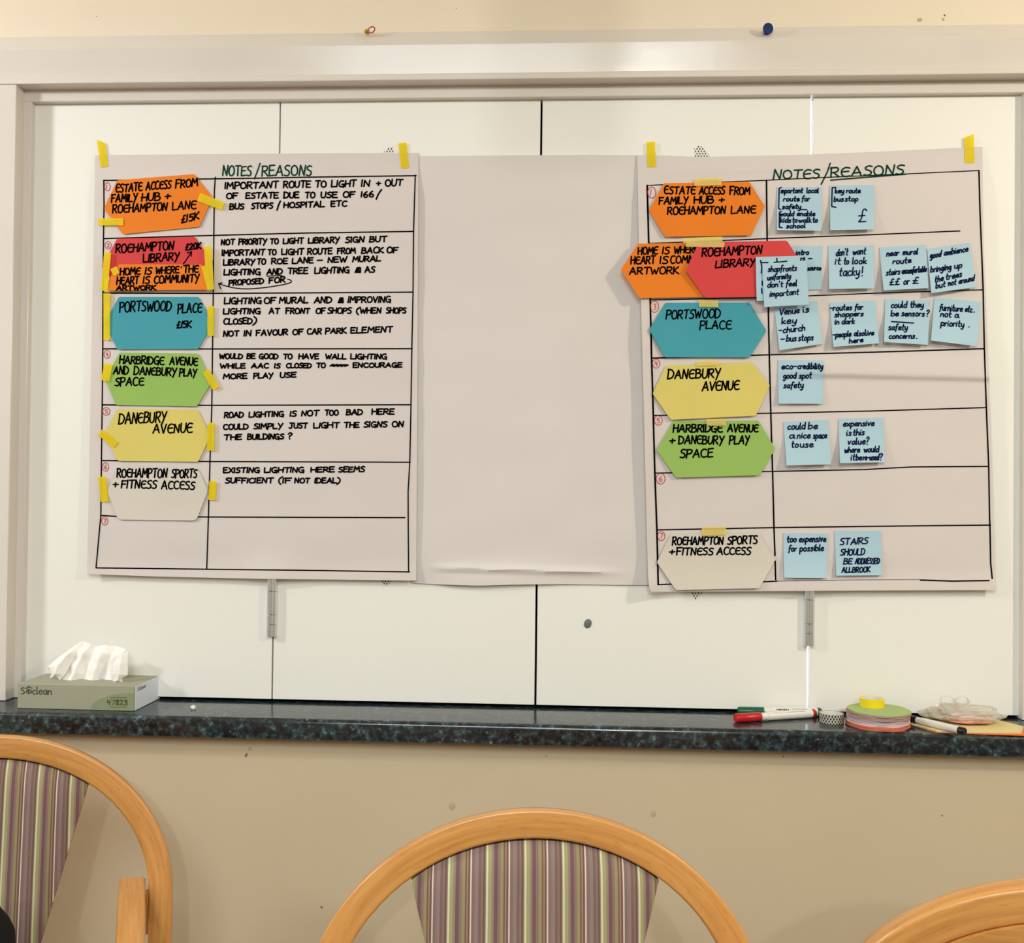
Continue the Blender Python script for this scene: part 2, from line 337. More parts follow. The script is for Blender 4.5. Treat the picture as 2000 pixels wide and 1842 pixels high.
bm = bmesh.new(); c = P(1148, 1218, 0); lathe(bm, [(0, 0), (0.0068, 0), (0.0068, 0.001), (0.006, 0.0016), (0, 0.0018)], 24, Matrix.Translation(c) @ Matrix.Rotation(math.pi / 2, 4, 'X') @ Matrix.Scale(1.25, 4, (0.35, 0.94, 0)))
bm_obj('hole_plug', bm, 'plug_grey', doors[2])
# counter
prof = [(0.055, ZC)]
RN = 0.009; TH = 0.037
for k in range(7):
    a = math.pi / 2 * k / 6; prof.append((YF + RN - RN * math.sin(a), ZC - RN + RN * math.cos(a)))
prof += [(YF, ZC - TH + 0.003), (YF + 0.003, ZC - TH), (0.055, ZC - TH)]
ct = prism_x('worktop', prof, ROOM[0], ROOM[1], 'granite'); tag(ct, 'long dark green speckled granite-effect worktop below the white shutters', 'worktop')

# ------------------------------------------------------------------ handwriting
GL = {}
def g(ch, w, s): GL[ch] = (w, [(t.startswith('~'), [tuple(float(v) for v in p.split(',')) for p in t.lstrip('~').split()]) for t in s.split('|')])
g('A', .7, "0,0 .36,1 .68,0|.1,.34 .6,.38"); g('B', .58, "0,0 .02,1|~0,1 .42,.95 .46,.72 .3,.56 .05,.53|~.05,.53 .5,.48 .58,.25 .4,.02 -.04,0")
g('C', .58, "~.58,.88 .36,1 .1,.84 0,.48 .1,.12 .34,0 .6,.1"); g('D', .62, "0,0 0,1|~-.06,1 .35,.93 .62,.58 .52,.18 .25,0 -.05,-.02")
g('E', .52, "0,0 0,1|0,.99 .52,1|0,.52 .44,.55|0,0 .54,.03"); g('Є', .56, "~.58,.92 .3,1 .06,.8 0,.46 .1,.1 .34,0 .6,.06|0,.52 .5,.56")
g('F', .52, "0,-.02 .02,1|-.06,.97 .56,1|-.04,.5 .42,.54"); g('G', .62, "~.56,.9 .32,1 .08,.8 0,.45 .1,.1 .34,0 .56,.12|.34,.42 .62,.44 .58,-.1")
g('H', .58, "0,0 .02,1|.56,0 .6,1|-.04,.5 .64,.54"); g('I', .08, "0,0 .05,1"); g('J', .6, "~.4,1 .4,.3 .26,0 .02,.12|.1,1 .66,1")
g('K', .56, "0,0 .02,1|.54,1 .04,.46 .6,0"); g('L', .5, "0,1 0,0 .54,.04"); g('M', .76, "0,0 .1,1 .38,.38 .66,1 .76,0")
g('N', .58, "0,0 .06,1 .5,0 .58,1"); g('O', .64, "~.34,1 .1,.86 0,.48 .12,.08 .36,0 .6,.18 .64,.55 .5,.9 .28,1"); g('P', .52, "0,-.06 .03,1|~-.04,.97 .42,.97 .54,.74 .38,.5 .04,.44")
g('Q', .66, "~.34,1 .1,.86 0,.48 .12,.08 .36,0 .6,.18 .64,.55 .5,.9 .28,1|.4,.2 .7,-.1"); g('R', .56, "0,-.02 .03,1|~-.04,.96 .4,.98 .52,.76 .36,.52 .04,.46|.18,.47 .58,-.02")
g('S', .5, "~.52,.92 .3,1 .06,.84 .12,.62 .4,.46 .48,.2 .28,0 -.02,.06"); g('T', .6, "0,.98 .64,1|.34,1 .3,0"); g('U', .54, "~0,1 .0,.3 .14,.02 .38,.04 .52,.34 .55,1")
g('V', .58, "0,1 .28,0 .6,1"); g('W', .82, "0,1 .2,0 .42,.72 .6,0 .84,1"); g('X', .56, "0,1 .56,0|.54,1 0,0"); g('Y', .58, "0,1 .28,.48|.6,1 .12,-.22"); g('Z', .54, "0,1 .52,1 0,0 .56,0")
g('0', .5, GL and "~.26,1 .06,.8 0,.45 .12,.05 .3,0 .48,.25 .5,.6 .4,.92 .22,1"); g('1', .1, "0,0 .05,1"); g('2', .5, "~.02,.8 .2,1 .42,.85 .38,.55 0,.02|0,.02 .54,.02"); g('3', .48, "~.02,.9 .3,1 .44,.8 .2,.55 .46,.35 .36,.04 0,.05")
g('4', .5, "~.1,1 .04,.45 .5,.48|.36,.8 .34,-.05"); g('5', .48, "~.08,1 .05,.58 .34,.6 .46,.32 .3,0 0,.05|.08,1 .48,1"); g('6', .5, "~.36,1 .08,.65 0,.3 .16,0 .4,.06 .46,.32 .3,.5 .06,.34")
g('7', .5, "0,1 .5,1 .18,0"); g('8', .46, "~.4,.85 .2,1 .04,.8 .4,.35 .34,.02 .08,.05 .08,.35 .42,.8"); g('+', .4, "0,.42 .42,.44|.22,.68 .2,.12"); g('-', .36, "0,.42 .36,.42")
g('/', .3, "~.34,1.25 .14,.5 0,-.35"); g('(', .16, "~.2,1.2 .02,.8 0,.2 .12,-.25"); g(')', .16, "~0,1.2 .16,.8 .14,.2 -.04,-.3"); g('?', .4, "~.02,.85 .2,1.1 .4,.85 .16,.45 .16,.3|.16,0 .18,-.05")
g('!', .08, "0,1 .02,.3|.03,.0 .05,-.04"); g('.', .06, "0,.0 .03,.03"); g("'", .06, "0,1 -.02,.8"); g('£', .5, "~.46,.86 .34,1 .2,.86 .18,.3 .02,0|.02,0 .5,.02|0,.45 .36,.47")
g('█', 1.2, "0,.3 .2,.7 .25,.2 .45,.65 .5,.2 .7,.62 .75,.2 .95,.6 1.0,.25 1.2,.5|.1,.35 1.1,.42|.1,.52 1.15,.5"); g('■', .4, "0,0 .1,.8 .35,.8 .38,0 .05,.05|.1,.6 .35,.15|.1,.2 .3,.7"); g(' ', .35, "0,0 0,0")
g('a', .42, "~.4,.5 .2,.55 .02,.3 .12,.02 .32,.12 .42,.5|.42,.52 .42,.1 .5,0"); g('b', .4, "0,1 .0,0|~0,.1 .2,0 .4,.2 .34,.5 .14,.5 0,.34"); g('c', .36, "~.38,.46 .2,.55 0,.28 .15,0 .4,.08")
g('d', .42, "~.4,.45 .2,.55 0,.28 .12,0 .3,.05 .4,.3|.44,1 .42,0"); g('e', .38, "~.03,.27 .36,.32 .32,.52 .12,.5 0,.22 .16,0 .42,.1"); g('f', .34, "~.42,.92 .26,1 .16,.8 .12,.1 .08,-.25|0,.5 .36,.52")
g('g', .42, "~.4,.5 .2,.55 .02,.3 .14,.04 .32,.14 .4,.5|~.4,.5 .42,-.08 .28,-.38 .02,-.3"); g('h', .4, "0,1 0,0|~0,.3 .2,.54 .36,.4 .38,0"); g('i', .08, "0,.52 .04,0|.05,.74 .07,.78"); g('j', .1, "~.1,.52 .08,-.2 -.1,-.3")
g('k', .34, "0,1 0,0|.3,.52 .03,.22 .36,0"); g('l', .1, "~0,1 .02,.1 .12,0"); g('m', .56, "0,.54 .0,0|~0,.3 .15,.54 .26,.4 .27,0|~.27,.3 .42,.54 .54,.4 .56,0"); g('n', .38, "0,.54 0,0|~0,.3 .2,.54 .34,.4 .36,0")
g('o', .4, "~.2,.55 .02,.36 .06,.05 .26,0 .4,.2 .34,.48 .16,.55"); g('p', .4, "0,.52 0,-.42|~0,.3 .16,.54 .38,.44 .36,.1 .14,0 0,.12"); g('r', .28, "0,.54 0,0|~0,.3 .12,.5 .3,.5"); g('s', .32, "~.32,.48 .12,.54 .06,.38 .3,.18 .2,0 -.02,.04")
g('t', .3, "~.14,.95 .12,.1 .3,0|0,.56 .32,.58"); g('u', .4, "~0,.54 .02,.12 .2,0 .36,.2 .38,.52|.38,.52 .4,0"); g('v', .34, "0,.52 .14,0 .36,.54"); g('w', .5, "0,.52 .12,0 .26,.4 .38,0 .52,.54"); g('x', .34, "0,.5 .34,0|.34,.5 0,0")
g('y', .38, "~0,.54 .04,.14 .2,.04 .36,.3|~.38,.54 .36,-.1 .2,-.38 0,-.3"); g('z', .34, "0,.5 .34,.5 0,0 .36,0"); g('V', .58, "0,1 .28,0 .6,1"); g('E', .52, "0,0 0,1|0,.99 .52,1|0,.52 .44,.55|0,0 .54,.03")
def smooth_pts(pts, k=4):
    out = []; n_ = len(pts)
    for i in range(n_ - 1):
        p0 = pts[max(0, i - 1)]; p1 = pts[i]; p2 = pts[i + 1]; p3 = pts[min(n_ - 1, i + 2)]
        for j in range(k):
            t = j / k
            out.append(tuple(0.5 * (2 * p1[a] + (p2[a] - p0[a]) * t + (2 * p0[a] - 5 * p1[a] + 4 * p2[a] - p3[a]) * t * t + (-p0[a] + 3 * p1[a] - 3 * p2[a] + p3[a]) * t ** 3) for a in (0, 1)))
    out.append(pts[-1]); return out
class Ink:                                    # strokes in photograph coordinates, laid on a surface
    def __init__(s): s.v = []; s.f = []
    def stroke(s, pts, w, pt):
        h = w / 2.0
        for i, p in enumerate(pts):           # round nib
            b = len(s.v); K = 6
            for k in range(K): s.v.append(pt(p[0] + h * math.cos(2 * math.pi * k / K), p[1] + h * math.sin(2 * math.pi * k / K)))
            s.f.append(tuple(range(b, b + K)))
        for a, c in zip(pts, pts[1:]):
            dx, dy = c[0] - a[0], c[1] - a[1]; L = math.hypot(dx, dy)
            if L < 1e-3: continue
            m_ = max(1, int(L / 8))
            nx, ny = -dy / L * h, dx / L * h
            for q in range(m_):
                x0, y0 = a[0] + dx * q / m_, a[1] + dy * q / m_; x1, y1 = a[0] + dx * (q + 1) / m_, a[1] + dy * (q + 1) / m_
                b = len(s.v)
                s.v += [pt(x0 + nx, y0 + ny), pt(x0 - nx, y0 - ny), pt(x1 - nx, y1 - ny), pt(x1 + nx, y1 + ny)]; s.f.append((b, b + 1, b + 2, b + 3))
    def word(s, txt, x0, y0, x1, y1, h, w, pt, slant=0.06, sp=0.17, jit=0.02, wob=True):
        tot = sum(GL[c][0] for c in txt) + sp * (len(txt) - 1)
        if tot < 0.15: tot = 0.15
        k = (x1 - x0) / tot; sl = (y1 - y0) / max(1e-6, x1 - x0)
        if len(txt) == 1 and txt in 'I1!.l': k = h
        cx = 0.0
        for c in txt:
            gw, st = GL[c]; jh = 1 + random.uniform(-.06, .06); jy = random.uniform(-.03, .03); js = slant + random.uniform(-.04, .04)
            for sm, ps in st:
                if len(ps) == 2 and ps[0] == ps[1]: continue
                q = smooth_pts(ps) if sm else ps
                out = []
                for (gx, gy) in q:
                    gx2 = gx + random.uniform(-jit, jit) * (0 if sm else 1) + gy * js * (h / k if k else 1) * 1.0
                    gy2 = gy * jh + jy + random.uniform(-jit, jit) * (0 if sm else 1)
                    X = x0 + (cx + gx2) * k; out.append((X, y0 + (cx + gx) * k * sl - gy2 * h))
                s.stroke(out, w, pt)
            cx += gw + sp
    def obj(s, name, material, parent):
        me = bpy.data.meshes.new(name); me.from_pydata([tuple(v) for v in s.v], [], s.f); me.update()
        return link(name, me, material, parent)

# frames of reference of the measured crops: x0, y0, scale
C4 = (170, 260, 4.848); C5 = (170, 620, 3.5424); C6 = (400, 290, 4.545); C7 = (400, 560, 4.545)
CA = (1190, 260, 5.116); CB = (1240, 570, 4.98); CD = (1240, 920, 6.25); CG = (1460, 340, 7.085); CI = (1480, 310, 6.25)
C3 = (1700, 260, 5.419); CH = (1500, 570, 5.118); CE = (1700, 560, 7.085); CF = (1500, 1010, 4.348); C8 = (1480, 460, 11.51)
def cv(C, x, y): return (C[0] + x / C[2], C[1] + y / C[2])
def write(C, lines, w, material, parent, pt, name='handwriting', slant=0.06, jit=0.02):
    ink = Ink()
    for ln in lines:
        ya, yb, h, words = ln
        X0 = words[0][1]; X1 = words[-1][2]
        for t, a, b in words:
            f0 = (a - X0) / max(1, X1 - X0); f1 = (b - X0) / max(1, X1 - X0)
            p = cv(C, a, ya + (yb - ya) * f0); q = cv(C, b, ya + (yb - ya) * f1)
            ink.word(t, p[0], p[1], q[0], q[1], h / C[2], w, pt, slant=slant, jit=jit)
    return ink.obj(name, material, parent)

# ------------------------------------------------------------------ flip chart sheets
def sm(a, b, x):
    t = min(1, max(0, (x - a) / (b - a))); return t * t * (3 - 2 * t)
def nz(x, y, s): return noise.noise(Vector((x / s, y / s, 3.3)))
def off_mid(px, py):
    v = 0.0035 + 0.0022 * nz(px, py * 1.8, 150)
    v += 0.006 * sm(1085, 1143, py) * (0.6 + 0.6 * math.sin((px - 800) / 75.0)) * sm(825, 900, px) * (1 - sm(1200, 1262, px))
    v += 0.007 * math.exp(-((py - (1113 + (px - 1000) * 0.025)) / 5.0) ** 2) * sm(828, 890, px) * (1 - sm(1120, 1240, px))
    v -= 0.002 * sm(820, 860, px) * 0 
    return 0.0009 + (max(0.001, v) - 0.0009) * sm(300, 400, py)
def off_left(px, py):
    v = 0.0095 + 0.0014 * nz(px, py * 2.2, 170)
    v += 0.004 * (1 - sm(170, 215, px)) * sm(700, 1100, py) + 0.003 * sm(1095, 1132, py)
    v -= 0.004 * (1 - sm(300, 345, py))
    v += 0.006 * math.exp(-((px - 531) / 45.0) ** 2) * sm(1060, 1128, py)
    v = 0.0018 + (v - 0.0018) * (0.15 + 0.85 * sm(296, 400, py))
    return v
def off_right(px, py):
    v = 0.0115 + 0.0014 * nz(px + 77, py * 2.2, 180)
    v += 0.012 * (1 - sm(1240, 1300, px)) * sm(330, 700, py) + 0.010 * (1 - sm(1265, 1330, px)) * sm(1080, 1155, py)
    v += 0.004 * sm(1110, 1155, py)
    yc = 727 + (px - 1500) * 0.024                      # hard crease
    fade = sm(1480, 1620, px)
    v += fade * (0.0060 * (sm(yc - 60, yc, py) - sm(yc, yc + 10, py)))
    y2 = 338 - (px - 1300) * 0.044                      # crease under the top edge
    v += 0.0028 * (sm(y2 - 24, y2, py) - sm(y2, y2 + 12, py)) * sm(1270, 1330, px) * (1 - sm(1850, 1900, px))
    v -= 0.003 * (1 - sm(290, 330, py))
    v += 0.005 * math.exp(-((px - 1580) / 45.0) ** 2) * sm(1080, 1148, py)
    v = 0.0026 + (v - 0.0026) * (0.2 + 0.8 * sm(286, 400, py))
    return v
def surf(off, extra=0.0, own=None):
    def pt(px, py):
        o = off(px, py) + extra
        if own: o += own(px, py)
        return P(px, py, -o)
    return pt
def sheet(name, top, bot, off, nx, ny, material, le=None, ri=None, thick=0.0006):
    """top / bot: polylines left->right; le / ri: polylines top->bottom"""
    def lerp(pl, t, ax):
        a0 = pl[0][ax]; a1 = pl[-1][ax]; a = a0 + (a1 - a0) * t
        for p, q in zip(pl, pl[1:]):
            if (p[ax] - a) * (q[ax] - a) <= 1e-9:
                k = (a - p[ax]) / (q[ax] - p[ax]) if q[ax] != p[ax] else 0
                return (p[0] + (q[0] - p[0]) * k, p[1] + (q[1] - p[1]) * k)
        return pl[-1]
    le = le or [top[0], bot[0]]; ri = ri or [top[-1], bot[-1]]
    bm = bmesh.new(); pt = surf(off); g_ = []
    for j in range(ny + 1):
        t = j / ny; L = lerp(le, t, 1); R_ = lerp(ri, t, 1); row = []
        for i in range(nx + 1):
            s = i / nx; T = lerp(top, s, 0); B = lerp(bot, s, 0)
            # Coons patch
            x = (1 - s) * L[0] + s * R_[0] + (1 - t) * T[0] + t * B[0] - ((1 - s) * (1 - t) * top[0][0] + s * (1 - t) * top[-1][0] + (1 - s) * t * bot[0][0] + s * t * bot[-1][0])
            y = (1 - s) * L[1] + s * R_[1] + (1 - t) * T[1] + t * B[1] - ((1 - s) * (1 - t) * top[0][1] + s * (1 - t) * top[-1][1] + (1 - s) * t * bot[0][1] + s * t * bot[-1][1])
            row.append(bm.verts.new(pt(x, y)))
        g_.append(row)
    for a, b in zip(g_, g_[1:]):
        for i in range(nx): bm.faces.new((a[i], b[i], b[i + 1], a[i + 1]))
    me = bpy.data.meshes.new(name); bm.normal_update(); bm.to_mesh(me); bm.free(); me.shade_smooth()
    o = link(name, me, material); sd = o.modifiers.new('solid', 'SOLIDIFY'); sd.thickness = thick; sd.offset = -1; es = o.modifiers.new('crisp', 'EDGE_SPLIT'); es.split_angle = 0.9
    return o
mid = sheet('flip_chart_sheet', [(806, 305), (940, 304), (1057, 303), (1150, 302.5), (1275, 303)], [(806, 1139), (870, 1142), (935, 1144), (1000, 1142), (1100, 1141), (1200, 1142.5), (1280, 1143)], off_mid, 60, 170, 'paper_mid')
tag(mid, 'blank flip chart sheet hanging between the two written charts', 'paper')
lft = sheet('flip_chart_sheet', [(186, 303), (400, 301), (600, 299.5), (817, 298.5)], [(170, 1121), (300, 1126), (500, 1130.5), (813, 1134)], off_left, 60, 80, 'paper', ri=[(817, 298.5), (815.5, 700), (813, 1134)])
tag(lft, 'left flip chart table with long notes in black marker', 'paper')
rgt = sheet('flip_chart_sheet', [(1245, 303), (1300, 304), (1366, 306.5), (1440, 305), (1560, 302.5), (1700, 297), (1918.5, 286.6)],
            [(1272, 1156), (1400, 1155.5), (1500, 1154.6), (1700, 1153.5), (1946, 1152.6)], off_right, 90, 200, 'paper',
            le=[(1245, 303), (1245, 317), (1247.7, 477), (1252, 585), (1259, 851), (1262.5, 1000), (1266, 1128), (1268.5, 1148), (1272, 1156)], ri=[(1918.5, 286.6), (1921, 480), (1932, 737), (1938, 900), (1946, 1152.6)])
tag(rgt, 'right flip chart table covered with blue sticky notes', 'paper')
ptL, ptR = surf(off_left, 0.0006), surf(off_right, 0.0006)
def ruled(lines, w, pt, parent, material='ink_black', name='ruled_lines'):
    ink = Ink()
    for l_ in lines:
        ww = w
        if isinstance(l_[-1], (int, float)): ww = l_[-1]; l_ = l_[:-1]
        ink.stroke(list(l_), ww, pt)
    return ink.obj(name, material, parent)
ruled([[(202.6, 352), (203, 402), (202, 466), (201, 573), (200.5, 681), (199.4, 791), (198, 899.5), (196.8, 1007), (187.5, 1109)],
       [(420.6, 346), (418.6, 372), (417.5, 460), (416.5, 571), (415, 681), (413.6, 791), (410, 901), (407, 1010), (403.7, 1111)],
       [(811, 342), (807.7, 452), (806.6, 571), (804.4, 681), (802.6, 791), (800.4, 903), (797, 960), (797.5, 1060), (798, 1116)],
       [(202, 352.4), (386, 349.7), (498, 348), (600, 346), (813, 343)], [(202.6, 466), (417.5, 459.7), (600, 455), (807, 452)],
       [(201, 572.5), (416, 573), (600, 572), (807, 570.5)], [(200.5, 681.3), (415, 681.5), (805, 681)], [(199, 790.8), (412.8, 791.6), (803, 790.6)],
       [(198, 899.5), (410, 901.5), (801, 902.8)], [(196.8, 1006.7), (223, 1008.4), (387, 1009.6), (600, 1010.5), (791, 1011)], [(187.5, 1109.2), (403.7, 1111.7), (600, 1114), (800, 1117)]], 2.4, ptL, lft)
ruled([[(1264, 362), (1267.2, 475), (1270, 586), (1272.7, 698.5), (1276, 811), (1279, 923), (1283, 1034), (1285.6, 1142), 3.4],
       [(1497, 352), (1498.4, 470), (1500.5, 600), (1502.6, 693.5), (1505.5, 808), (1509, 921), (1511.7, 1030), (1513.8, 1085), 3.0], [(1514, 1096), (1515, 1132), 3],
       [(1912, 333), (1914, 407), (1920.3, 565), (1922.7, 681), (1926.5, 796), (1931, 905), (1933, 1015), (1933.5, 1026), (1935, 1100), (1938, 1130), 2.8],
       [(1264, 362), (1497, 352), (1600, 347), (1770, 339.6), (1912, 333), 1.8], [(1267.2, 475.6), (1498.4, 466), (1700, 458.4), (1875, 451), 2.2],
       [(1270, 586), (1500, 581), (1580, 577.8), (1700, 573), (1920, 566), 2.0], [(1272.7, 699.5), (1502.6, 693), (1700, 688), (1923, 681), 2.6],
       [(1276, 811.6), (1505.5, 807), (1700, 802.8), (1927, 796), 2.3], [(1279, 924), (1509.6, 920.8), (1690, 917), (1780, 912), (1931, 911), 2.3],
       [(1283, 1035), (1512, 1030.6), (1700, 1028), (1935, 1025.6), 2.5], [(1284.8, 1142), (1310, 1141), (1490, 1136.5), (1518, 1135), 2.4], [(1518, 1135), (1640, 1133), (1797, 1132), 0.8], [(1797.8, 1133), (1860, 1135), (1932, 1134), 2.8]], 2.6, ptR, rgt)
def numeral(parent, pt, cx, cy, rx, ry, d, w):
    ink = Ink(); n_ = 22
    ink.stroke([(cx + rx * math.cos(k / n_ * 6.6 + 1) * (1 + .03 * k / n_), cy + ry * math.sin(k / n_ * 6.6 + 1)) for k in range(n_ + 1)], w, pt)
    ink.word(d, cx - rx * .35, cy + ry * .5, cx + rx * .35, cy + ry * .5, ry * 1.0, w, pt)
    ink.obj('circled_number', 'ink_red', parent)
for a in ((209.6, 364.6, 5.5, 8, '1'), (211, 479, 6, 7.5, '2'), (209, 583, 5.5, 8, '3'), (209, 692, 6, 8, '4'), (207.3, 803.5, 7, 7.5, '5'), (206, 912, 6, 8.5, '6'), (204.4, 1017.5, 6, 8, '7')): numeral(lft, ptL, *a, 1.3)
for a in ((1273, 376, 7.5, 11, '1'), (1278.5, 599, 8, 11, '3'), (1281.6, 710, 7, 9, '4'), (1285.8, 821, 7.5, 9.5, '5'), (1290.4, 935, 8.5, 10.5, '6'), (1291.5, 1047, 7, 9, '7')): numeral(rgt, ptR, *a, 1.5)
# headers
write(C6, [(243, 241, 86, [('NOTES', 158, 410)]), (243, 238, 88, [('REASONS', 508, 945)])], 2.9, 'ink_green', lft, ptL, 'heading')
ruled([[(508, 319), (502, 336), (497, 349)]], 2.6, ptL, lft, 'ink_green', 'heading')
write(CI, [(248, 237, 108, [('NOT€S'.replace('€', 'Є'), 192, 750)]), (222, 188, 116, [('RЄASONS', 892, 1778)])], 3.0, 'ink_green', rgt, ptR, 'heading')
ruled([[cv(CI, 885, 55), cv(CI, 850, 160), cv(CI, 775, 312)], [cv(CI, 890, 262), cv(CI, 1300, 228), cv(CI, 1810, 188)]], 2.8, ptR, rgt, 'ink_green', 'heading')
# long notes of the left chart
write(C6, [
 (357, 330, 56, [('IMPORTANT', 178, 650), ('ROUTE', 698, 935), ('TO', 980, 1075), ('LIGHT', 1125, 1340), ('IN', 1392, 1462), ('+', 1522, 1558), ('OUT', 1602, 1752)]),
 (445, 430, 50, [('OF', 192, 290), ('ESTATE', 365, 650), ('DUE', 702, 832), ('TO', 892, 975), ('USE', 1032, 1172), ('OF', 1228, 1328), ('166', 1388, 1498), ('/', 1522, 1562)]),
 (540, 512, 48, [('BUS', 222, 345), ('STOPS', 415, 600), ('/', 642, 664), ('HOSPITAL', 702, 1058), ('ETC', 1120, 1258)]),
 (855, 828, 48, [('NOT', 146, 260), ('PRIORITY', 302, 545), ('TO', 582, 650), ('LIGHT', 697, 873), ('LIBRARY', 920, 1192), ('SIGN', 1250, 1413), ('BUT', 1462, 1612)]),
 (952, 925, 50, [('IMPORTANT', 153, 528), ('TO', 560, 630), ('LIGHT', 682, 873), ('ROUTE', 912, 1128), ('FROM', 1177, 1335), ('BACK', 1392, 1583), ('OF', 1617, 1712)]),
 (1037, 1000, 48, [('LIBRARY', 165, 440), ('TO', 464, 537), ('ROE', 594, 732), ('LANE', 777, 960), ('-', 1000, 1045), ('NEW', 1092, 1258), ('MURAL', 1312, 1558)]),
 (1125, 1098, 50, [('LIGHTING', 170, 490), ('AND', 550, 685), ('TREE', 737, 913), ('LIGHTING', 977, 1278), ('■', 1337, 1383), ('AS', 1422, 1506)]),
 (1217, 1185, 46, [('PROPOSED', 214, 520), ('FOR', 572, 710)])], 3.05, 'ink_black', lft, ptL)
write(C7, [
 (152, 138, 52, [('LIGHTING', 174, 498), ('OF', 527, 625), ('MURAL', 662, 913), ('AND', 972, 1124), ('■', 1187, 1228), ('IMPROVING', 1272, 1648)]),
 (242, 234, 48, [('LIGHTING', 165, 490), ('AT', 570, 660), ('FRONT', 720, 928), ('OF', 987, 1068), ('SHOPS', 1092, 1298), ('(', 1347, 1370), ('WHEN', 1378, 1563), ('SHOPS', 1612, 1783)]),
 (334, 326, 50, [('CLOSED', 168, 418), (')', 432, 455)]),
 (442, 402, 48, [('NOT', 165, 298), ('IN', 347, 410), ('FAVOUR', 457, 733), ('OF', 780, 870), ('CAR', 910, 1033), ('PARK', 1072, 1253), ('ELEMENT', 1297, 1663)]),
 (638, 642, 42, [('WOULD', 130, 333), ('BE', 374, 445), ('GOOD', 484, 648), ('TO', 697, 773), ('HAVE', 834, 1008), ('WALL', 1072, 1250), ('LIGHTING', 1295, 1613)]),
 (724, 714, 40, [('WHILE', 137, 356), ('AAC', 414, 563), ('IS', 620, 666), ('CLOSED', 724, 943), ('TO', 992, 1068), ('█', 1112, 1268), ('ENCOURAGE', 1317, 1748)]),
 (820, 803, 44, [('MORE', 165, 373), ('PLAY', 434, 603), ('USE', 670, 806)]),
 (1162, 1130, 46, [('ROAD', 174, 340), ('LIGHTING', 392, 698), ('IS', 757, 810), ('NOT', 859, 1008), ('TOO', 1067, 1183), ('BAD', 1257, 1398), ('HERE', 1484, 1678)]),
 (1267, 1242, 46, [('COULD', 165, 383), ('SIMPLY', 437, 688), ('JUST', 747, 908), ('LIGHT', 967, 1190), ('THE', 1237, 1368), ('SIGNS', 1414, 1616), ('ON', 1664, 1763)]),
 (1360, 1350, 46, [('THE', 172, 323), ('BUILDINGS', 380, 698), ('?', 737, 772)]),
 (1652, 1643, 44, [('EXISTING', 165, 483), ('LIGHTING', 529, 878), ('HERE', 942, 1148), ('SEEMS', 1189, 1416)]),
 (1743, 1742, 44, [('SUFFICIENT', 184, 603), ('(', 657, 680), ('IF', 692, 763), ('NOT', 799, 928), ('IDEAL', 977, 1168), (')', 1177, 1198)])], 3.05, 'ink_black', lft, ptL)
ruled([[cv(C6, 548, 1133), cv(C6, 685, 1128)], [cv(C6, x, y) for x, y in smooth_pts([(735, 1160), (765, 1172), (750, 1195), (600, 1225), (400, 1246), (250, 1236), (122, 1200)])],
       [cv(C6, 155, 1192), cv(C6, 122, 1200), cv(C6, 142, 1245)]], 2.0, ptL, lft, name='arrow')

# ------------------------------------------------------------------ cards, notes and tape
def flat_piece(name, poly, off, extra, material, own=None, cuts=16.0, thick=0.0005, rnd=0.0):
    """polygon in photograph coordinates laid on a surface, cut into small faces so that it can bend"""
    pts = []
    n_ = len(poly)
    for i, p in enumerate(poly):
        if rnd:
            a = Vector(poly[i - 1]); b = Vector(p); c = Vector(poly[(i + 1) % n_])
            u = b + (a - b).normalized() * rnd; w = b + (c - b).normalized() * rnd
            for t in (0, .33, .67, 1): q = u * (1 - t) ** 2 + b * 2 * t * (1 - t) + w * t * t; pts.append((q.x, q.y))
        else: pts.append(p)
    bm = bmesh.new(); f = bm.faces.new([bm.verts.new((x, y, 0)) for x, y in pts])
    xs = [p[0] for p in pts]; ys = [p[1] for p in pts]
    x = min(xs) + cuts
    while x < max(xs) - 2: bmesh.ops.bisect_plane(bm, geom=bm.verts[:] + bm.edges[:] + bm.faces[:], plane_co=(x, 0, 0), plane_no=(1, 0, 0)); x += cuts
    y = min(ys) + cuts
    while y < max(ys) - 2: bmesh.ops.bisect_plane(bm, geom=bm.verts[:] + bm.edges[:] + bm.faces[:], plane_co=(0, y, 0), plane_no=(0, 1, 0)); y += cuts
    pt = surf(off, extra, own)
    uvl = bm.loops.layers.uv.new('UVMap')
    for fc in bm.faces:
        for lp in fc.loops: lp[uvl].uv = (lp.vert.co.x / 1070.0, lp.vert.co.y / 1070.0)
    for v in bm.verts: v.co = pt(v.co.x, v.co.y)
    bm.normal_update()
    fl = [fc for fc in bm.faces if fc.normal.y > 0]
    if fl: bmesh.ops.reverse_faces(bm, faces=fl)
    me = bpy.data.meshes.new(name); bm.to_mesh(me); bm.free(); me.shade_smooth()
    o = link(name, me, material)
    sd = o.modifiers.new('solid', 'SOLIDIFY'); sd.thickness = thick; sd.offset = -1
    es = o.modifiers.new('crisp', 'EDGE_SPLIT'); es.split_angle = 0.7
    return o
def card(poly, color, off, extra, label, C=None, lines=(), w=3.05, curl=0.002, group=None, rnd=3.0, slant=0.08):
    xs = [p[0] for p in poly]; ys = [p[1] for p in poly]; cx = sum(xs) / len(xs); hw = (max(xs) - min(xs)) / 2; y0, y1 = min(ys), max(ys)
    own = lambda px, py: curl * (abs((px - cx) / hw) ** 2 * 0.7 + ((py - y0) / (y1 - y0)) ** 2)
    o = flat_piece('hexagonal_card', poly, off, extra, 'card_' + color, own, rnd=rnd); tag(o, label, 'card', group)
    pt = surf(off, extra + 0.00035, own)
    if lines: write(C, lines, w, 'ink_black', o, pt, slant=slant)
    return o, pt
GLc, GRc = 'cards on the left chart', 'cards on the right chart'
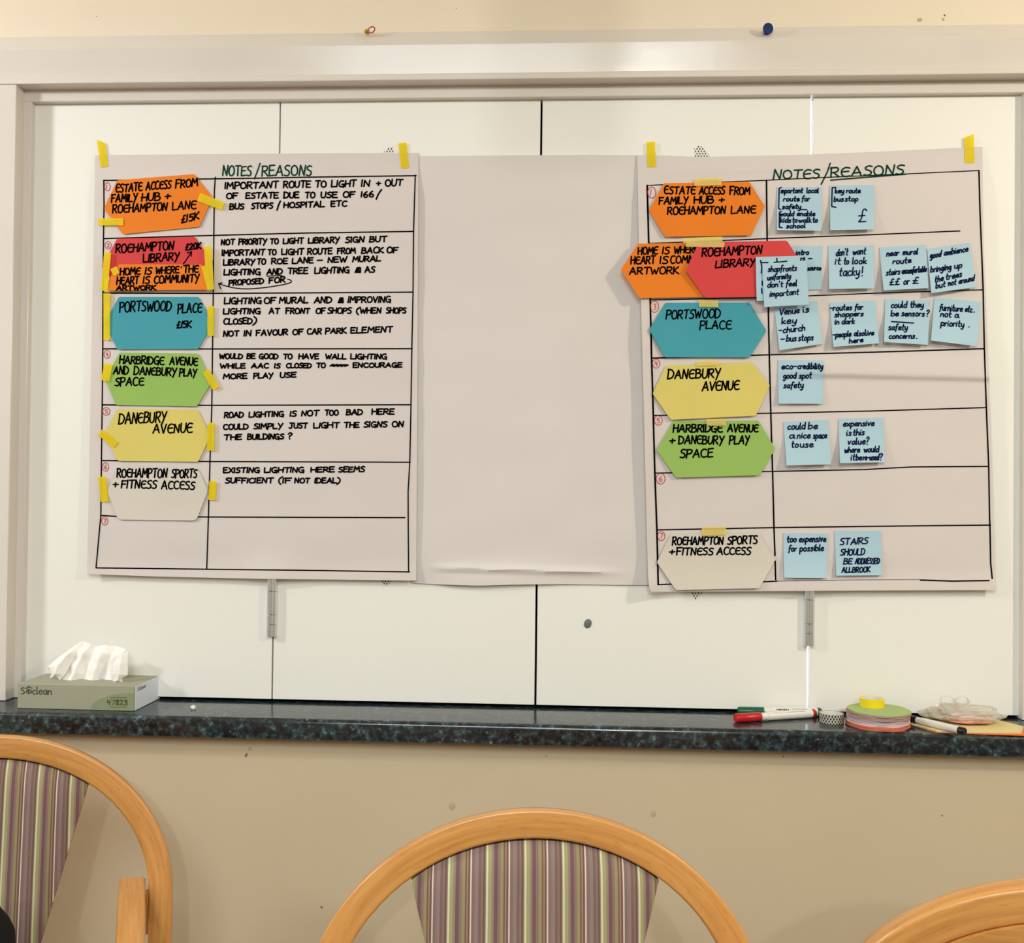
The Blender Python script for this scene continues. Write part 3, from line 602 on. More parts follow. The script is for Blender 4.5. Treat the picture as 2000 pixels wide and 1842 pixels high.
card([(229, 352), (379.4, 340), (415.5, 386), (389, 443), (240, 457.5), (203, 407.5)], 'orange', off_left, 0.0012, 'orange hexagonal card ESTATE ACCESS with price on the left chart', C4,
     [(562, 502, 74, [('ЄSTATЄ', 272, 518), ('ACCЄSS', 558, 790), ('FROM', 838, 1045)]), (655, 630, 72, [('FAMILY', 230, 470), ('HUB', 515, 690), ('+', 735, 785)]),
      (757, 715, 74, [('ROЄHAMPTON', 243, 755), ('LANЄ', 808, 1028)]), (850, 812, 66, [('£15K', 893, 1058)])], group=GLc)
o, pt = card([(229, 466), (381, 462.5), (413, 511), (386, 566), (235, 568), (198, 521)], 'red', off_left, 0.0012, 'red hexagonal card half hidden behind an orange card on the left chart', C4,
     [(1135, 1100, 78, [('ROЄHAMPTON', 273, 818)]), (1225, 1200, 76, [('LIBRARY', 532, 868)]), (1108, 1094, 56, [('£20K', 933, 1076)])], group=GLc)
o2, pt2 = card([(233, 516), (394, 517), (404, 533), (416, 566), (206, 567.5), (216, 540)], 'orange', off_left, 0.0052, 'cut orange card over a red card on the left chart', C4,
     [(1345, 1318, 66, [('HOMЄ', 313, 500), ('IS', 548, 608), ('WHЄRЄ', 648, 868), ('THЄ', 912, 1052)]), (1435, 1408, 68, [('HЄART', 280, 485), ('IS', 532, 590), ('COMMUNITY', 635, 1058)]), (1488, 1484, 42, [('ARTWORK', 278, 648)])], group=GLc, rnd=1.0)
ruled([[cv(C4, 898, 1262), cv(C4, 890, 1278)]], 2.2, pt2, o2, name='arrow_tail')
ruled([[cv(C4, 904, 1250), cv(C4, 940, 1200), cv(C4, 990, 1122)], [cv(C4, 945, 1135), cv(C4, 990, 1122), cv(C4, 985, 1165)]], 2.2, pt, o, name='arrow')
card([(232, 580), (388, 580), (416, 631), (387, 682), (229, 682.5), (204, 631)], 'blue', off_left, 0.0012, 'teal blue hexagonal card with a price on the left chart', C4,
     [(1692, 1680, 94, [('PORTSWOOD', 308, 793)]), (1704, 1698, 88, [('PLACЄ', 858, 1082)]), (1844, 1838, 62, [('£15K', 850, 985)])], w=3.0, group=GLc)
card([(233.5, 688.6), (387.4, 690.6), (414, 745.6), (384, 794), (226.5, 791), (205, 741)], 'green', off_left, 0.0012, 'light green hexagonal card on the left chart', C5,
     [(318, 332, 52, [('HARBRIDGЄ', 224, 530), ('AVЄNUЄ', 572, 762)]), (390, 408, 52, [('AND', 182, 285), ('DANЄBURY', 325, 615), ('PLAY', 640, 755)]), (472, 470, 54, [('SPACЄ', 194, 390)])], group=GLc)
card([(230.7, 798.4), (386, 800), (411, 851.5), (387, 902), (230.7, 900.5), (202.5, 850)], 'yellow', off_left, 0.0012, 'mustard yellow hexagonal card on the left chart', C5,
     [(737, 722, 72, [('DANЄBURY', 220, 545)]), (802, 796, 62, [('AVЄNUЄ', 457, 725)])], group=GLc)
card([(233, 907), (386, 913), (406, 958.8), (383, 1017), (230.7, 1015), (209, 958.8)], 'cream', off_left, 0.0012, 'plain cream hexagonal card taped to the left chart', C5,
     [(1105, 1110, 58, [('ROЄHAMPTON', 207, 550), ('SPORTS', 585, 757)]), (1178, 1190, 54, [('+', 180, 212), ('FITNЄSS', 238, 478), ('ACCЄSS', 515, 742)])], group=GLc, rnd=7)
# right chart
card([(1296.5, 357.7), (1463.7, 355.4), (1494, 402.7), (1466.6, 459.6), (1298.5, 462.5), (1267.2, 410.5)], 'orange', off_right, 0.0015, 'orange hexagonal card ESTATE ACCESS on the right chart', CA,
     [(607, 614, 74, [('ЄSTATЄ', 550, 855), ('ACCЄSS', 900, 1150), ('FROM', 1205, 1403)]), (712, 695, 70, [('FAMILY', 500, 783), ('HUB', 847, 1040), ('+', 1097, 1145)]), (812, 800, 74, [('ROЄHAMPTON', 582, 1158), ('LANЄ', 1218, 1460)])], curl=0.004, group=GRc)
card([(1245.7, 476), (1412, 472.5), (1440, 526), (1412, 580), (1248.6, 582), (1212.5, 527)], 'orange', off_right, 0.0015, 'orange card overhanging the left edge of the right chart', CA,
     [(1212, 1197, 70, [('HOMЄ', 287, 480), ('IS', 532, 598), ('WHЄRЄ', 647, 888)]), (1307, 1297, 74, [('HЄART', 217, 455), ('IS', 507, 583), ('COMMU', 612, 900)]), (1412, 1405, 68, [('ARTWORK', 202, 690)])], curl=0.005, group=GRc)
card([(1365, 473), (1537, 470), (1570, 522), (1540, 580), (1376.7, 581), (1339.5, 529)], 'red', off_right, 0.0075, 'bright red hexagonal card overlapping an orange one on the right chart', CA,
     [(1232, 1205, 82, [('ROЄHAMPTON', 927, 1520)]), (1345, 1322, 74, [('LIBRARY', 1062, 1452)])], curl=0.004, group=GRc)
card([(1299.5, 591.3), (1464, 591), (1497, 646), (1464, 698), (1298, 698), (1268, 644)], 'blue', off_right, 0.0015, 'teal blue hexagonal card without a price on the right chart', CB,
     [(264, 250, 86, [('PORTSWOOD', 304, 828)]), (362, 360, 82, [('PLACЄ', 632, 935)])], w=2.9, curl=0.004, group=GRc)
card([(1301, 714), (1467, 706.5), (1504, 753), (1476, 812), (1310.3, 820), (1274.7, 769)], 'yellow', off_right, 0.0015, 'pale yellow hexagonal card on the right chart', CB,
     [(847, 834, 86, [('DANЄBURY', 320, 828)]), (964, 948, 86, [('AVЄNUЄ', 654, 1010)])], w=3.2, curl=0.004, group=GRc)
card([(1314.3, 823), (1481, 821), (1514, 876), (1484, 928.4), (1320.3, 933), (1283, 880)], 'green', off_right, 0.0015, 'light green hexagonal card on the right chart', CB,
     [(1364, 1362, 72, [('HARBRIDGЄ', 372, 848), ('AVЄNUЄ', 902, 1195)]), (1480, 1477, 76, [('+', 337, 385), ('DANЄBURY', 427, 860), ('PLAY', 920, 1110)]), (1612, 1608, 80, [('SPACE', 442, 755)])], w=3.2, curl=0.004, group=GRc)
card([(1312, 1041), (1478, 1038.4), (1514.4, 1093.6), (1483, 1149), (1320, 1152.5), (1283, 1098.4)], 'cream', off_right, 0.0015, 'plain cream hexagonal card at the foot of the right chart', CD,
     [(902, 888, 92, [('ROЄHAMPTON', 457, 1075), ('SPORTS', 1132, 1490)]), (1027, 1018, 86, [('+', 422, 480), ('FITNЄSS', 512, 950), ('ACCЄSS', 1002, 1410)])], w=3.1, curl=0.004, group=GRc)

def tape(p0, p1, w, off, extra, label, material='tape_yellow', skew=0.0, group='yellow tape strips'):
    a = Vector(p0); b = Vector(p1); d = (b - a).normalized(); nrm = Vector((-d.y, d.x)) * w / 2
    L = (b - a).length; k = max(2, int(L / 6)); rr = random.Random(int(p0[0] * 7 + p0[1]))
    up = [a + d * L * i / k + nrm * (1 + rr.uniform(-.05, .05)) for i in range(k + 1)]; dn = [a + d * L * i / k - nrm * (1 + rr.uniform(-.05, .05)) for i in range(k + 1)]
    up[0] -= d * skew; dn[0] += d * skew
    o = flat_piece('tape_strip', [(p.x, p.y) for p in up + dn[::-1]], off, extra, material, cuts=12, thick=0.00012)
    return tag(o, label, 'tape', group)
TL = lambda *a, **k: tape(*a[:3], off_left, *a[3:], **k)
zero = lambda x, y: 0.0
TL((197, 276), (204, 326), 15, 0.0012, 'yellow tape at the top left corner of the left chart', skew=5)
TL((786, 279), (791, 328.5), 15.5, 0.0012, 'yellow tape at the top right corner of the left chart')
TL((192, 433), (240.5, 433.5), 14, 0.0052, 'yellow tape on lower left of orange ESTATE card, left chart')
TL((388, 384.5), (436, 403), 16, 0.0052, 'yellow tape on right tip of orange ESTATE card, left chart')
TL((210, 493), (203.5, 568), 14, 0.0090, 'long yellow tape down the left side of the cut orange card, left chart')
TL((221, 523), (228, 536), 13, 0.0094, 'short yellow tape piece by HOME on the left chart')
TL((405, 481), (411.5, 566), 14, 0.0090, 'long yellow tape down the right side of the red card, left chart')
TL((399, 519), (411, 566), 12, 0.0094, 'slanting yellow tape over the cut orange card, left chart')
TL((208.5, 573), (208.5, 664), 13, 0.0052, 'yellow tape over left tip of the blue card, left chart')
TL((411.5, 598), (411.5, 656), 12.5, 0.0052, 'yellow tape over right tip of the blue card, left chart')
TL((212, 711), (205, 744), 17, 0.0052, 'yellow tape over left tip of the green card, left chart')
TL((402, 724), (422, 759), 14, 0.0052, 'yellow tape over right tip of the green card, left chart')
TL((195, 844), (226, 869), 14, 0.0052, 'slanting yellow tape over left tip of the yellow card, left chart')
TL((412, 826), (411, 880), 14, 0.0052, 'yellow tape over right tip of the yellow card, left chart')
TL((199, 931), (204.5, 980), 15, 0.0040, 'yellow tape left of the cream card, left chart')
TL((416, 940), (413.5, 977), 14, 0.0040, 'yellow tape right of the cream card, left chart')
TR = lambda *a, **k: tape(*a[:3], off_right, *a[3:], **k)
TR((1271, 277), (1273, 326), 16, 0.0012, 'yellow tape at the top left corner of the right chart')
TR((1893, 265), (1894, 318), 18, 0.0012, 'yellow tape at the top right corner of the right chart', skew=-3)
PG = 'pale tape strips on the right chart'
TR((1356, 356.5), (1409, 354.5), 14, 0.0046, 'pale tape on top of the orange ESTATE card, right chart', material='tape_pale', group=PG)
TR((1334, 470), (1411, 467), 10, 0.0105, 'upper pale tape where orange and red cards meet, right chart', material='tape_pale', group=PG)
TR((1340, 477), (1415, 478), 10, 0.0108, 'lower pale tape where orange and red cards meet, right chart', material='tape_pale', group=PG)
TR((1365, 593), (1403, 593), 13, 0.0046, 'pale tape on top of the blue card, right chart', material='tape_pale', group=PG)
TR((1361, 710), (1401, 708.5), 10, 0.0046, 'pale tape on top of the yellow card, right chart', material='tape_pale', group=PG)
TR((1380, 825), (1418, 825), 13, 0.0046, 'pale tape on top of the green card, right chart', material='tape_pale', group=PG)
TR((1371, 1038), (1418, 1037), 16, 0.0046, 'pale tape on top of the cream card, right chart', material='tape_pale', group=PG)

def note(poly, label, C, lines, extra=0.0015, w=2.45, lift=0.012, extras=(), slant=0.12):
    (x0, y0), (x1, y1), (x2, y2), (x3, y3) = poly
    def own(px, py):
        t = min(1, max(0, ((py - (y0 + y1) / 2) / ((y2 + y3) / 2 - (y0 + y1) / 2)))); s = min(1, max(0, (px - x0) / (x1 - x0)))
        return lift * t * t * (0.75 + 0.4 * (1 - s))
    o = flat_piece('sticky_note', poly, off_right, extra, 'sticky', own, cuts=6, thick=0.0003); tag(o, label, 'sticky note', 'blue sticky notes')
    pt = surf(off_right, extra + 0.0006, own)
    if lines: write(C, lines, w, 'ink_navy', o, pt, slant=slant, jit=0.03)
    for e_ in extras: ruled([[cv(C, *q) for q in e_]], w, pt, o, 'ink_navy', 'pen_stroke')
    return o
hh = 68
note([(1517.9, 365.4), (1605.4, 365), (1604, 450.8), (1517.6, 449.4)], 'blue sticky note crowded with bracketed writing, right chart top row', CG,
     [(262, 258, hh, [('mportant', 465, 760), ('local', 820, 980)]), (375, 372, hh, [('route', 498, 715), ('for', 752, 858)]), (482, 478, hh, [('safety', 483, 735)]),
      (580, 578, hh, [('would', 450, 640), ('enable', 685, 930)]), (668, 665, hh, [('kids', 455, 595), ('to', 622, 685), ('walk', 705, 880), ('to', 905, 965)]), (748, 742, 60, [('school', 538, 795)])],
     extras=[[(470, 182), (438, 200), (432, 475), (460, 495)], [(470, 515), (442, 530), (440, 735), (480, 742)], [(730, 490), (822, 492)]])
note([(1620.9, 362.6), (1707.7, 361.2), (1707, 448), (1621.6, 449.4)], 'blue sticky note with a large pound sign, right chart top row', CG,
     [(262, 260, hh, [('key', 1213, 1330), ('route', 1370, 1558)]), (377, 372, hh, [('bus', 1195, 1325), ('stop', 1352, 1525)]), (655, 655, 168, [('£', 1535, 1640)])],
     extras=[[(1222, 182), (1172, 188), (1166, 448), (1225, 460)]])
note([(1516, 481), (1606.8, 481), (1604.7, 566), (1517, 566)], 'blue sticky note mostly hidden behind the red card', CG, [(1118, 1112, hh, [('intro', 672, 845)]), (1200, 1195, hh, [('rs', 738, 790), ('-', 835, 888)]), (1332, 1328, hh, [('source', 832, 1012)])], extra=0.0006, lift=0.002)
note([(1618, 479.7), (1706.3, 479), (1707, 563), (1619.5, 564.4)], "blue sticky note reading don't want it to look tacky", CG,
     [(1130, 1105, 92, [("don't", 1225, 1385), ('want', 1458, 1632)]), (1248, 1240, 92, [('it', 1210, 1285), ('to', 1335, 1398), ('look', 1450, 1640)]), (1410, 1400, 120, [('tacky', 1268, 1545), ('!', 1580, 1600)])], w=2.4)
note([(1476, 502), (1562, 499.5), (1566, 585), (1478, 588)], 'blue sticky note under another at the red card', CG, [], extra=0.0125, lift=0.003,
     extras=[[(180, 1195), (200, 1290), (190, 1370)], [(190, 1225), (285, 1225)], [(405, 1165), (410, 1215)], [(365, 1222), (470, 1215), (545, 1205)], [(203, 1480), (205, 1540)], [(195, 1580), (200, 1650)]])
note([(1489, 515.6), (1575, 508.7), (1580, 594.7), (1492.6, 599.9)], 'blue sticky note about shopfronts, topmost over the red card', C8,
     [(815, 790, 130, [('shopfronts', 235, 868)]), (1005, 965, 120, [('uniformity', 220, 735)]), (1172, 1130, 130, [("don't", 220, 560), ('feel', 630, 872)]), (1378, 1320, 130, [('important', 270, 910)])], extra=0.0150, lift=0.004, w=2.3)
note([(1717.5, 483.3), (1808, 477.8), (1813.5, 562.6), (1725.8, 567.3)], 'blue sticky note reading near mural route', C3,
     [(1302, 1278, 62, [('near', 172, 300), ('mural', 345, 498)]), (1385, 1372, 62, [('route', 240, 428)]), (1505, 1465, 62, [('stairs', 168, 310), ('uncomfortable', 335, 590)]), (1608, 1590, 66, [('££', 205, 305), ('or', 352, 410), ('£', 448, 508)])])
note([(1810.7, 486), (1893.8, 474), (1905.8, 560.8), (1819, 572.8)], 'tilted blue sticky note about good ambience, second row end', C3,
     [(1325, 1250, 62, [('good', 632, 745), ('ambience', 780, 1030)]), (1475, 1422, 66, [('bringing', 638, 852), ('up', 890, 965)]), (1580, 1518, 66, [('the', 682, 770), ('trees', 800, 965)]), (1645, 1562, 60, [('but', 692, 790), ('not', 825, 905), ('around', 935, 1095)])], extra=0.0018)
note([(1511.7, 593.4), (1595.7, 587.6), (1606.5, 671.6), (1522.5, 684.3)], 'tilted blue sticky note reading venue is key', CH,
     [(232, 200, 62, [('Venue', 112, 310), ('is', 347, 408)]), (322, 315, 66, [('key', 138, 280)]), (415, 388, 62, [('-', 105, 135), ('church', 150, 368)]), (500, 480, 62, [('-', 125, 158), ('bus', 185, 280), ('stops', 305, 450)])])
note([(1620.2, 591.5), (1709, 586.6), (1716.9, 670.6), (1628, 677.5)], 'blue sticky note about routes for shoppers in dark', CH,
     [(188, 175, 58, [('-', 622, 645), ('routes', 652, 835), ('for', 868, 945)]), (252, 240, 52, [('shoppers', 668, 950)]), (325, 318, 52, [('in', 668, 708), ('dark', 738, 862)]), (455, 432, 56, [('-', 650, 672), ('people', 678, 828), ('also', 860, 958), ('live', 970, 1055)]), (512, 500, 50, [('here', 812, 948)])])
note([(1729, 584), (1817, 586.8), (1812, 673.6), (1726.8, 668)], 'blue sticky note asking about sensors and safety', CE,
     [(290, 285, 84, [('could', 287, 500), ('they', 555, 730)]), (405, 408, 80, [('be', 287, 385), ('sensors', 432, 745), ('?', 770, 808)]), (600, 598, 84, [('safety', 252, 508)]), (718, 715, 76, [('concerns', 258, 610), ('.', 640, 655)])],
     extras=[[(292, 482), (600, 502)]])
note([(1825, 581), (1916, 589.6), (1908, 676.4), (1818.3, 665)], 'tilted blue sticky note reading not a priority', CE,
     [(325, 355, 84, [('furniture', 958, 1270), ('etc', 1312, 1405), ('.', 1435, 1450)]), (412, 432, 84, [('not', 972, 1115), ('a', 1168, 1215)]), (540, 560, 84, [('priority', 978, 1290), ('.', 1362, 1380)])])
note([(1519.5, 702.9), (1608.4, 704.4), (1606.5, 788.8), (1520.5, 788.4)], 'blue sticky note alone in the fourth row', CH,
     [(770, 770, 58, [('eco', 137, 245), ('-', 255, 285), ('credibility', 298, 545)]), (865, 862, 58, [('good', 152, 278), ('spot', 312, 432)]), (962, 958, 60, [('safety', 157, 350)])], lift=0.006)
note([(1530.3, 824), (1618.2, 820), (1623, 907), (1536.1, 909)], 'blue sticky note reading could be a nice space', CH,
     [(1377, 1368, 66, [('could', 197, 368), ('be', 402, 492)]), (1465, 1462, 62, [('a', 212, 258), ('nice', 292, 420), ('space', 452, 585)]), (1556, 1552, 64, [('to', 235, 300), ('use', 322, 448)])])
note([(1637.7, 818), (1725.6, 816), (1728, 903), (1640.7, 904.7)], 'blue sticky note asking is this value', CH,
     [(1345, 1338, 60, [('expensive', 753, 1058)]), (1437, 1430, 60, [('is', 787, 830), ('this', 850, 960)]), (1527, 1520, 62, [('value', 800, 970), ('?', 980, 1005)]), (1607, 1600, 60, [('where', 765, 915), ('would', 960, 1105)]), (1682, 1680, 60, [('it', 830, 865), ('be', 880, 935), ('re-used', 950, 1105), ('?', 1118, 1140)])])
note([(1530, 1041), (1616.8, 1042.2), (1615, 1129), (1531.7, 1128.4)], 'blue sticky note reading too expensive, bottom row', CF,
     [(212, 208, 54, [('too', 162, 238), ('expensive', 265, 490)]), (292, 285, 52, [('for', 174, 240), ('possible', 270, 470)])], lift=0.008)
note([(1630, 1037), (1720.8, 1037), (1722.6, 1123.8), (1633.4, 1124.5)], 'blue sticky note in capitals, bottom row', CF,
     [(237, 225, 52, [('STAIRS', 614, 845)]), (325, 318, 50, [('SHOULD', 617, 820)]), (400, 395, 46, [('BE', 642, 712), ('ADDRESSED', 740, 945)]), (470, 466, 44, [('ALLBROOK', 627, 865)])], lift=0.006)
# net-patterned tape peeping out from behind the sheets
for poly, lb in (([(746, 300), (758, 288), (768, 287), (770, 320), (744, 320)], 'net-patterned tape behind the top edge of the left chart'),
                 ([(1356, 290), (1366, 284), (1376, 290), (1386, 305), (1386, 325), (1358, 322)], 'net-patterned tape behind the top edge of the right chart'),
                 ([(744, 1115), (764, 1115), (764, 1137), (755, 1145), (746, 1138)], 'net-patterned tape behind the bottom edge of the left chart'),
                 ([(1350, 1130), (1376, 1130), (1374, 1156), (1358, 1171), (1350, 1160)], 'net-patterned tape behind the bottom edge of the right chart')):
    tag(flat_piece('patterned_tape', poly, zero, 0.0006, 'net_tape', cuts=10, thick=0.00012), lb, 'tape')

# ------------------------------------------------------------------ pins and paint chips on the surround
c = P(718, 65, -0.03); e_ = empty('cup_hook', c); tag(e_, 'small brass hook with a red ring on the top trim', 'hook')
bm = bmesh.new(); bmesh.ops.create_uvsphere(bm, u_segments=16, v_segments=10, radius=0.0055, matrix=Matrix.Translation((0, -0.006, 0)) @ Matrix.Scale(0.8, 4, (0, 0, 1))); tube(bm, [(0, 0.004, 0), (0, -0.003, 0)], 0.002); bm_obj('hook_ball', bm, 'brass', e_)
bm = bmesh.new(); tube(bm, [(0.0085 + 0.0062 * math.cos(a) * 1.0, -0.008, 0.0025 + 0.0055 * math.sin(a) + 0.25 * 0.0062 * math.cos(a)) for a in [k * math.pi / 10 for k in range(20)]], 0.0011, 8, True); bm_obj('ring', bm, 'band_red', e_)
c = P(1497, 63, -0.03); e_ = empty('push_pin', c); tag(e_, 'dark blue push pin in the top trim at the right', 'push pin')
bm = bmesh.new(); lathe(bm, [(0, 0), (0.0052, 0.0005), (0.0058, 0.002), (0.0048, 0.0035), (0.0036, 0.005), (0.004, 0.010), (0.0084, 0.0125), (0.0092, 0.0145), (0.0084, 0.0162), (0, 0.0166)], 24, Matrix.Rotation(math.pi / 2, 4, 'X') @ Matrix.Scale(1.15, 4, (0, 1, 0))); bm_obj('pin_head', bm, 'pin_blue', e_)
bm = bmesh.new(); tube(bm, [(0, 0.006, 0), (0, 0, 0)], 0.0006); bm_obj('pin_point', bm, 'steel', e_)
for k, (x, y, r, s) in enumerate(((1035, 72, 0.0016, 2.2), (1842, 38, 0.0030, .8), (1845, 30, 0.002, 1), (1796, 39, 0.0035, 1.4), (962, 103, 0.0014, 2.0), (891, 17, 0.001, 1), (189, 32, 0.001, 1))):
    bm = bmesh.new(); yy = YW if y < 60 else -0.0362
    if 60 < y < 84: yy = YW - (y - 61) / 23 * 0.018
    c = P(x, y, yy); lathe(bm, [(0, 0), (r, 0), (r * .8, 0.0004), (0, 0.0005)], 9, Matrix.Translation(c) @ Matrix.Rotation(math.pi / 2, 4, 'X') @ Matrix.Scale(s, 4, (1, .2, 0)))
    bm_obj('paint_chip', bm, 'chip_soft' if k in (1, 3) else 'chip', wall_up)

mat('scuff', (188, 171, 142), 0.7, 0.2)
wl = wall_low
for x, y, r_c, sc, mt in ((488, 1462, 0.0035, 1.3, 'scuff'), (481, 1475, 0.0022, 1.8, 'chip'), (1067, 1476, 0.0022, 1.4, 'scuff'), (883, 1575, 0.006, 1.2, 'scuff'), (1276, 1590, 0.005, 1.1, 'scuff'), (628, 1772, 0.0022, 1, 'chip'), (1530, 1478, 0.0016, .9, 'chip'), (1840, 1593, 0.0016, 1, 'chip')):
    bm = bmesh.new(); c = P(x, y, YLOW); lathe(bm, [(0, 0), (r_c, 0), (r_c * .8, 0.0003), (0, 0.0004)], 11, Matrix.Translation(c) @ Matrix.Rotation(math.pi / 2, 4, 'X') @ Matrix.Scale(sc, 4, (.5, 1, 0)))
    bm_obj('scuff_mark', bm, mt, wl)
bm = bmesh.new(); bmesh.ops.create_icosphere(bm, subdivisions=3, radius=0.005)
for v in bm.verts: v.co *= 1 + 0.35 * noise.noise(v.co * 300); v.co.z *= 0.8
o = bm_obj('putty_blob', bm, 'plastic_white'); o.location = PZ(378, 1386, ZC) + Vector((0, 0, 0.0036)); tag(o, 'small grey-white lump of putty on the worktop right of the tissue box', 'putty')

# ------------------------------------------------------------------ tissue box
bl, br, bk = PZ(33.5, 1383.5, ZC), PZ(262, 1389.5, ZC), PZ(301, 1364, ZC)
ux = (br - bl); BW = ux.length; ux.normalize(); uy = Vector((-ux.y, ux.x, 0)); BD = max(0.09, (bk - br).dot(uy)); BH = 0.044
BD = min(BD, 0.115)
tb = empty('tissue_box', bl, math.atan2(ux.y, ux.x)); tag(tb, 'pale green tissue box with white tissue at the left end of the worktop', 'tissue box')
bm = bmesh.new(); box(bm, 0, BW, 0, BD, 0, BH); box_o = bm_obj('carton', bm, 'box_green', tb, bevel=0.0012)
bm = bmesh.new(); box(bm, BW + 0.0002, BW + 0.0012, 0.002, BD - 0.001, 0.001, BH - 0.001); bm_obj('end_flap', bm, 'box_side', tb, bevel=0.0003)
bm = bmesh.new()
n_ = 24; vs = [bm.verts.new((BW - 0.001, -0.0003, 0.001))] + [bm.verts.new((BW - 0.001 - 0.078 * math.sin(a), -0.0003, 0.001 + (0.031) * math.cos(a))) for a in [k / n_ * math.pi / 2 for k in range(n_ + 1)]]
bm.faces.new(vs); bm_obj('printed_arc', bm, 'box_arc', tb)
kx = BW / 228.5
def bpt(px, py):                        # photograph position on the carton front -> local
    return Vector(((px - 33.5) * kx, -0.0007, (1383.5 + (px - 33.5) / 228.5 * 6 - py) * BH / 50.5))
ink = Ink(); CC = (0, 1200, 5.882)
def bw(t, x0, y0, x1, y1, h, w, j=0.0): a = cv(CC, x0, y0); b_ = cv(CC, x1, y1); ink.word(t, a[0], a[1], b_[0], b_[1], h / 5.882, w, bpt, slant=0.0, jit=j, sp=0.14)
bw('S', 242, 908, 280, 908, 78, 1.5); bw('clean', 372, 908, 592, 915, 92, 1.35)
ink.stroke([cv(CC, *p) for p in smooth_pts([(330, 905), (300, 880), (330, 850), (362, 880), (330, 905)])], 1.4, bpt)
ink.stroke([cv(CC, *p) for p in smooth_pts([(300, 845), (325, 820), (365, 838)])], 1.6, bpt); ink.stroke([cv(CC, 330, 870), cv(CC, 330, 885)], 3.0, bpt)
ink.obj('lettering', 'box_ink', tb)
ink = Ink(); bw('47823', 1232, 1035, 1462, 1038, 58, 1.9); ink.stroke([cv(CC, 1272, 948), cv(CC, 1460, 952)], 1.6, bpt); ink.stroke([cv(CC, 1275, 1062), cv(CC, 1460, 1065)], 1.2, bpt)
ink.obj('lettering', 'box_ink_green', tb)
ink = Ink()
def spt(u, v): return Vector((BW + 0.0016, 0.004 + u / 1000.0, v / 1000.0))
ink.word('Sclean', 6, 34, 40, 34, -7, 1.0, lambda a, b_: spt(a, b_), jit=0); ink.obj('lettering', 'box_ink', tb)
def loft(name, rows, material, parent=None, sub=2, wr=0.0, thick=0.0):
    bm = bmesh.new(); g_ = [[bm.verts.new(P(x, y, Y)) for x, y, Y in r] for r in rows]
    for a, b in zip(g_, g_[1:]):
        for i in range(len(a) - 1): bm.faces.new((a[i], a[i + 1], b[i + 1], b[i]))
    for _ in range(3):
        if sub: bmesh.ops.subdivide_edges(bm, edges=bm.edges[:], cuts=1, use_grid_fill=True, smooth=0.0)
    if wr:
        for v in bm.verts: v.co.y += wr * noise.noise(v.co * 60); v.co.x += wr * 0.5 * noise.noise(v.co * 50 + Vector((9, 0, 0)))
    bmesh.ops.recalc_face_normals(bm, faces=bm.faces)
    me = bpy.data.meshes.new(name); bm.to_mesh(me); bm.free(); me.shade_smooth(); o = link(name, me, material, parent)
    pass
    if thick: d = o.modifiers.new('solid', 'SOLIDIFY'); d.thickness = thick
    return o
Yb = bl.y + 0.055
def q(x, y, dy=0.0): a = cv(CC, x, y); return (a[0], a[1], Yb + dy)
ti = empty('tissue', P(115, 1330, Yb)); tag(ti, 'white paper tissue pulled up out of the green box', 'tissue')
def loft_in(name, rows, **k):
    o = loft(name, rows, 'tissue', None, **k); o.parent = ti; o.matrix_parent_inverse = Matrix.Translation(-ti.location); return o
loft_in('middle_fold', [
    [q(985, 318, 0.0061), q(1040, 340, 0.0028), q(1110, 368, 0.0083), q(1200, 350, 0.0039), q(1330, 362, 0.0094), q(1462, 400, 0.0039)],
    [q(880, 430, -0.0027), q(970, 425, -0.0082), q(1060, 435, 0.0006), q(1160, 435, -0.0076), q(1290, 455, 0.0017), q(1370, 490, -0.0027)],
    [q(790, 600, -0.0049), q(890, 600, -0.0137), q(1010, 610, -0.0016), q(1110, 600, -0.0126), q(1220, 615, -0.0005), q(1300, 640, -0.0049)],
    [q(680, 768, -0.0082), q(800, 785, -0.0181), q(920, 795, -0.0038), q(1040, 800, -0.0148), q(1160, 806, -0.0038), q(1310, 808, -0.0071)]], wr=0.004, thick=0.0003)
loft_in('left_flap', [
    [q(880, 345, .004), q(930, 312, .008), q(992, 312, .012)],
    [q(720, 455, -.006), q(800, 440, -.014), q(905, 435, -.002)],
    [q(545, 600, -.010), q(660, 585, -.026), q(805, 600, -.008)],
    [q(585, 690, -.014), q(640, 690, -.028), q(750, 690, -.014)],
    [q(568, 738, -.012), q(632, 700, -.022), q(690, 762, -.016)]], wr=0.002, thick=0.0003)
loft_in('right_flap', [
    [q(1330, 500, -.006), q(1400, 460, -.020), q(1482, 415, -.008)],
    [q(1290, 590, -.016), q(1370, 575, -.032), q(1474, 560, -.020)],
    [q(1280, 690, -.018), q(1365, 690, -.034), q(1468, 700, -.024)],
    [q(1290, 770, -.016), q(1350, 765, -.028), q(1400, 735, -.024)],
    [q(1302, 808, -.016), q(1345, 772, -.022), q(1420, 800, -.020)]], wr=0.002, thick=0.0003)

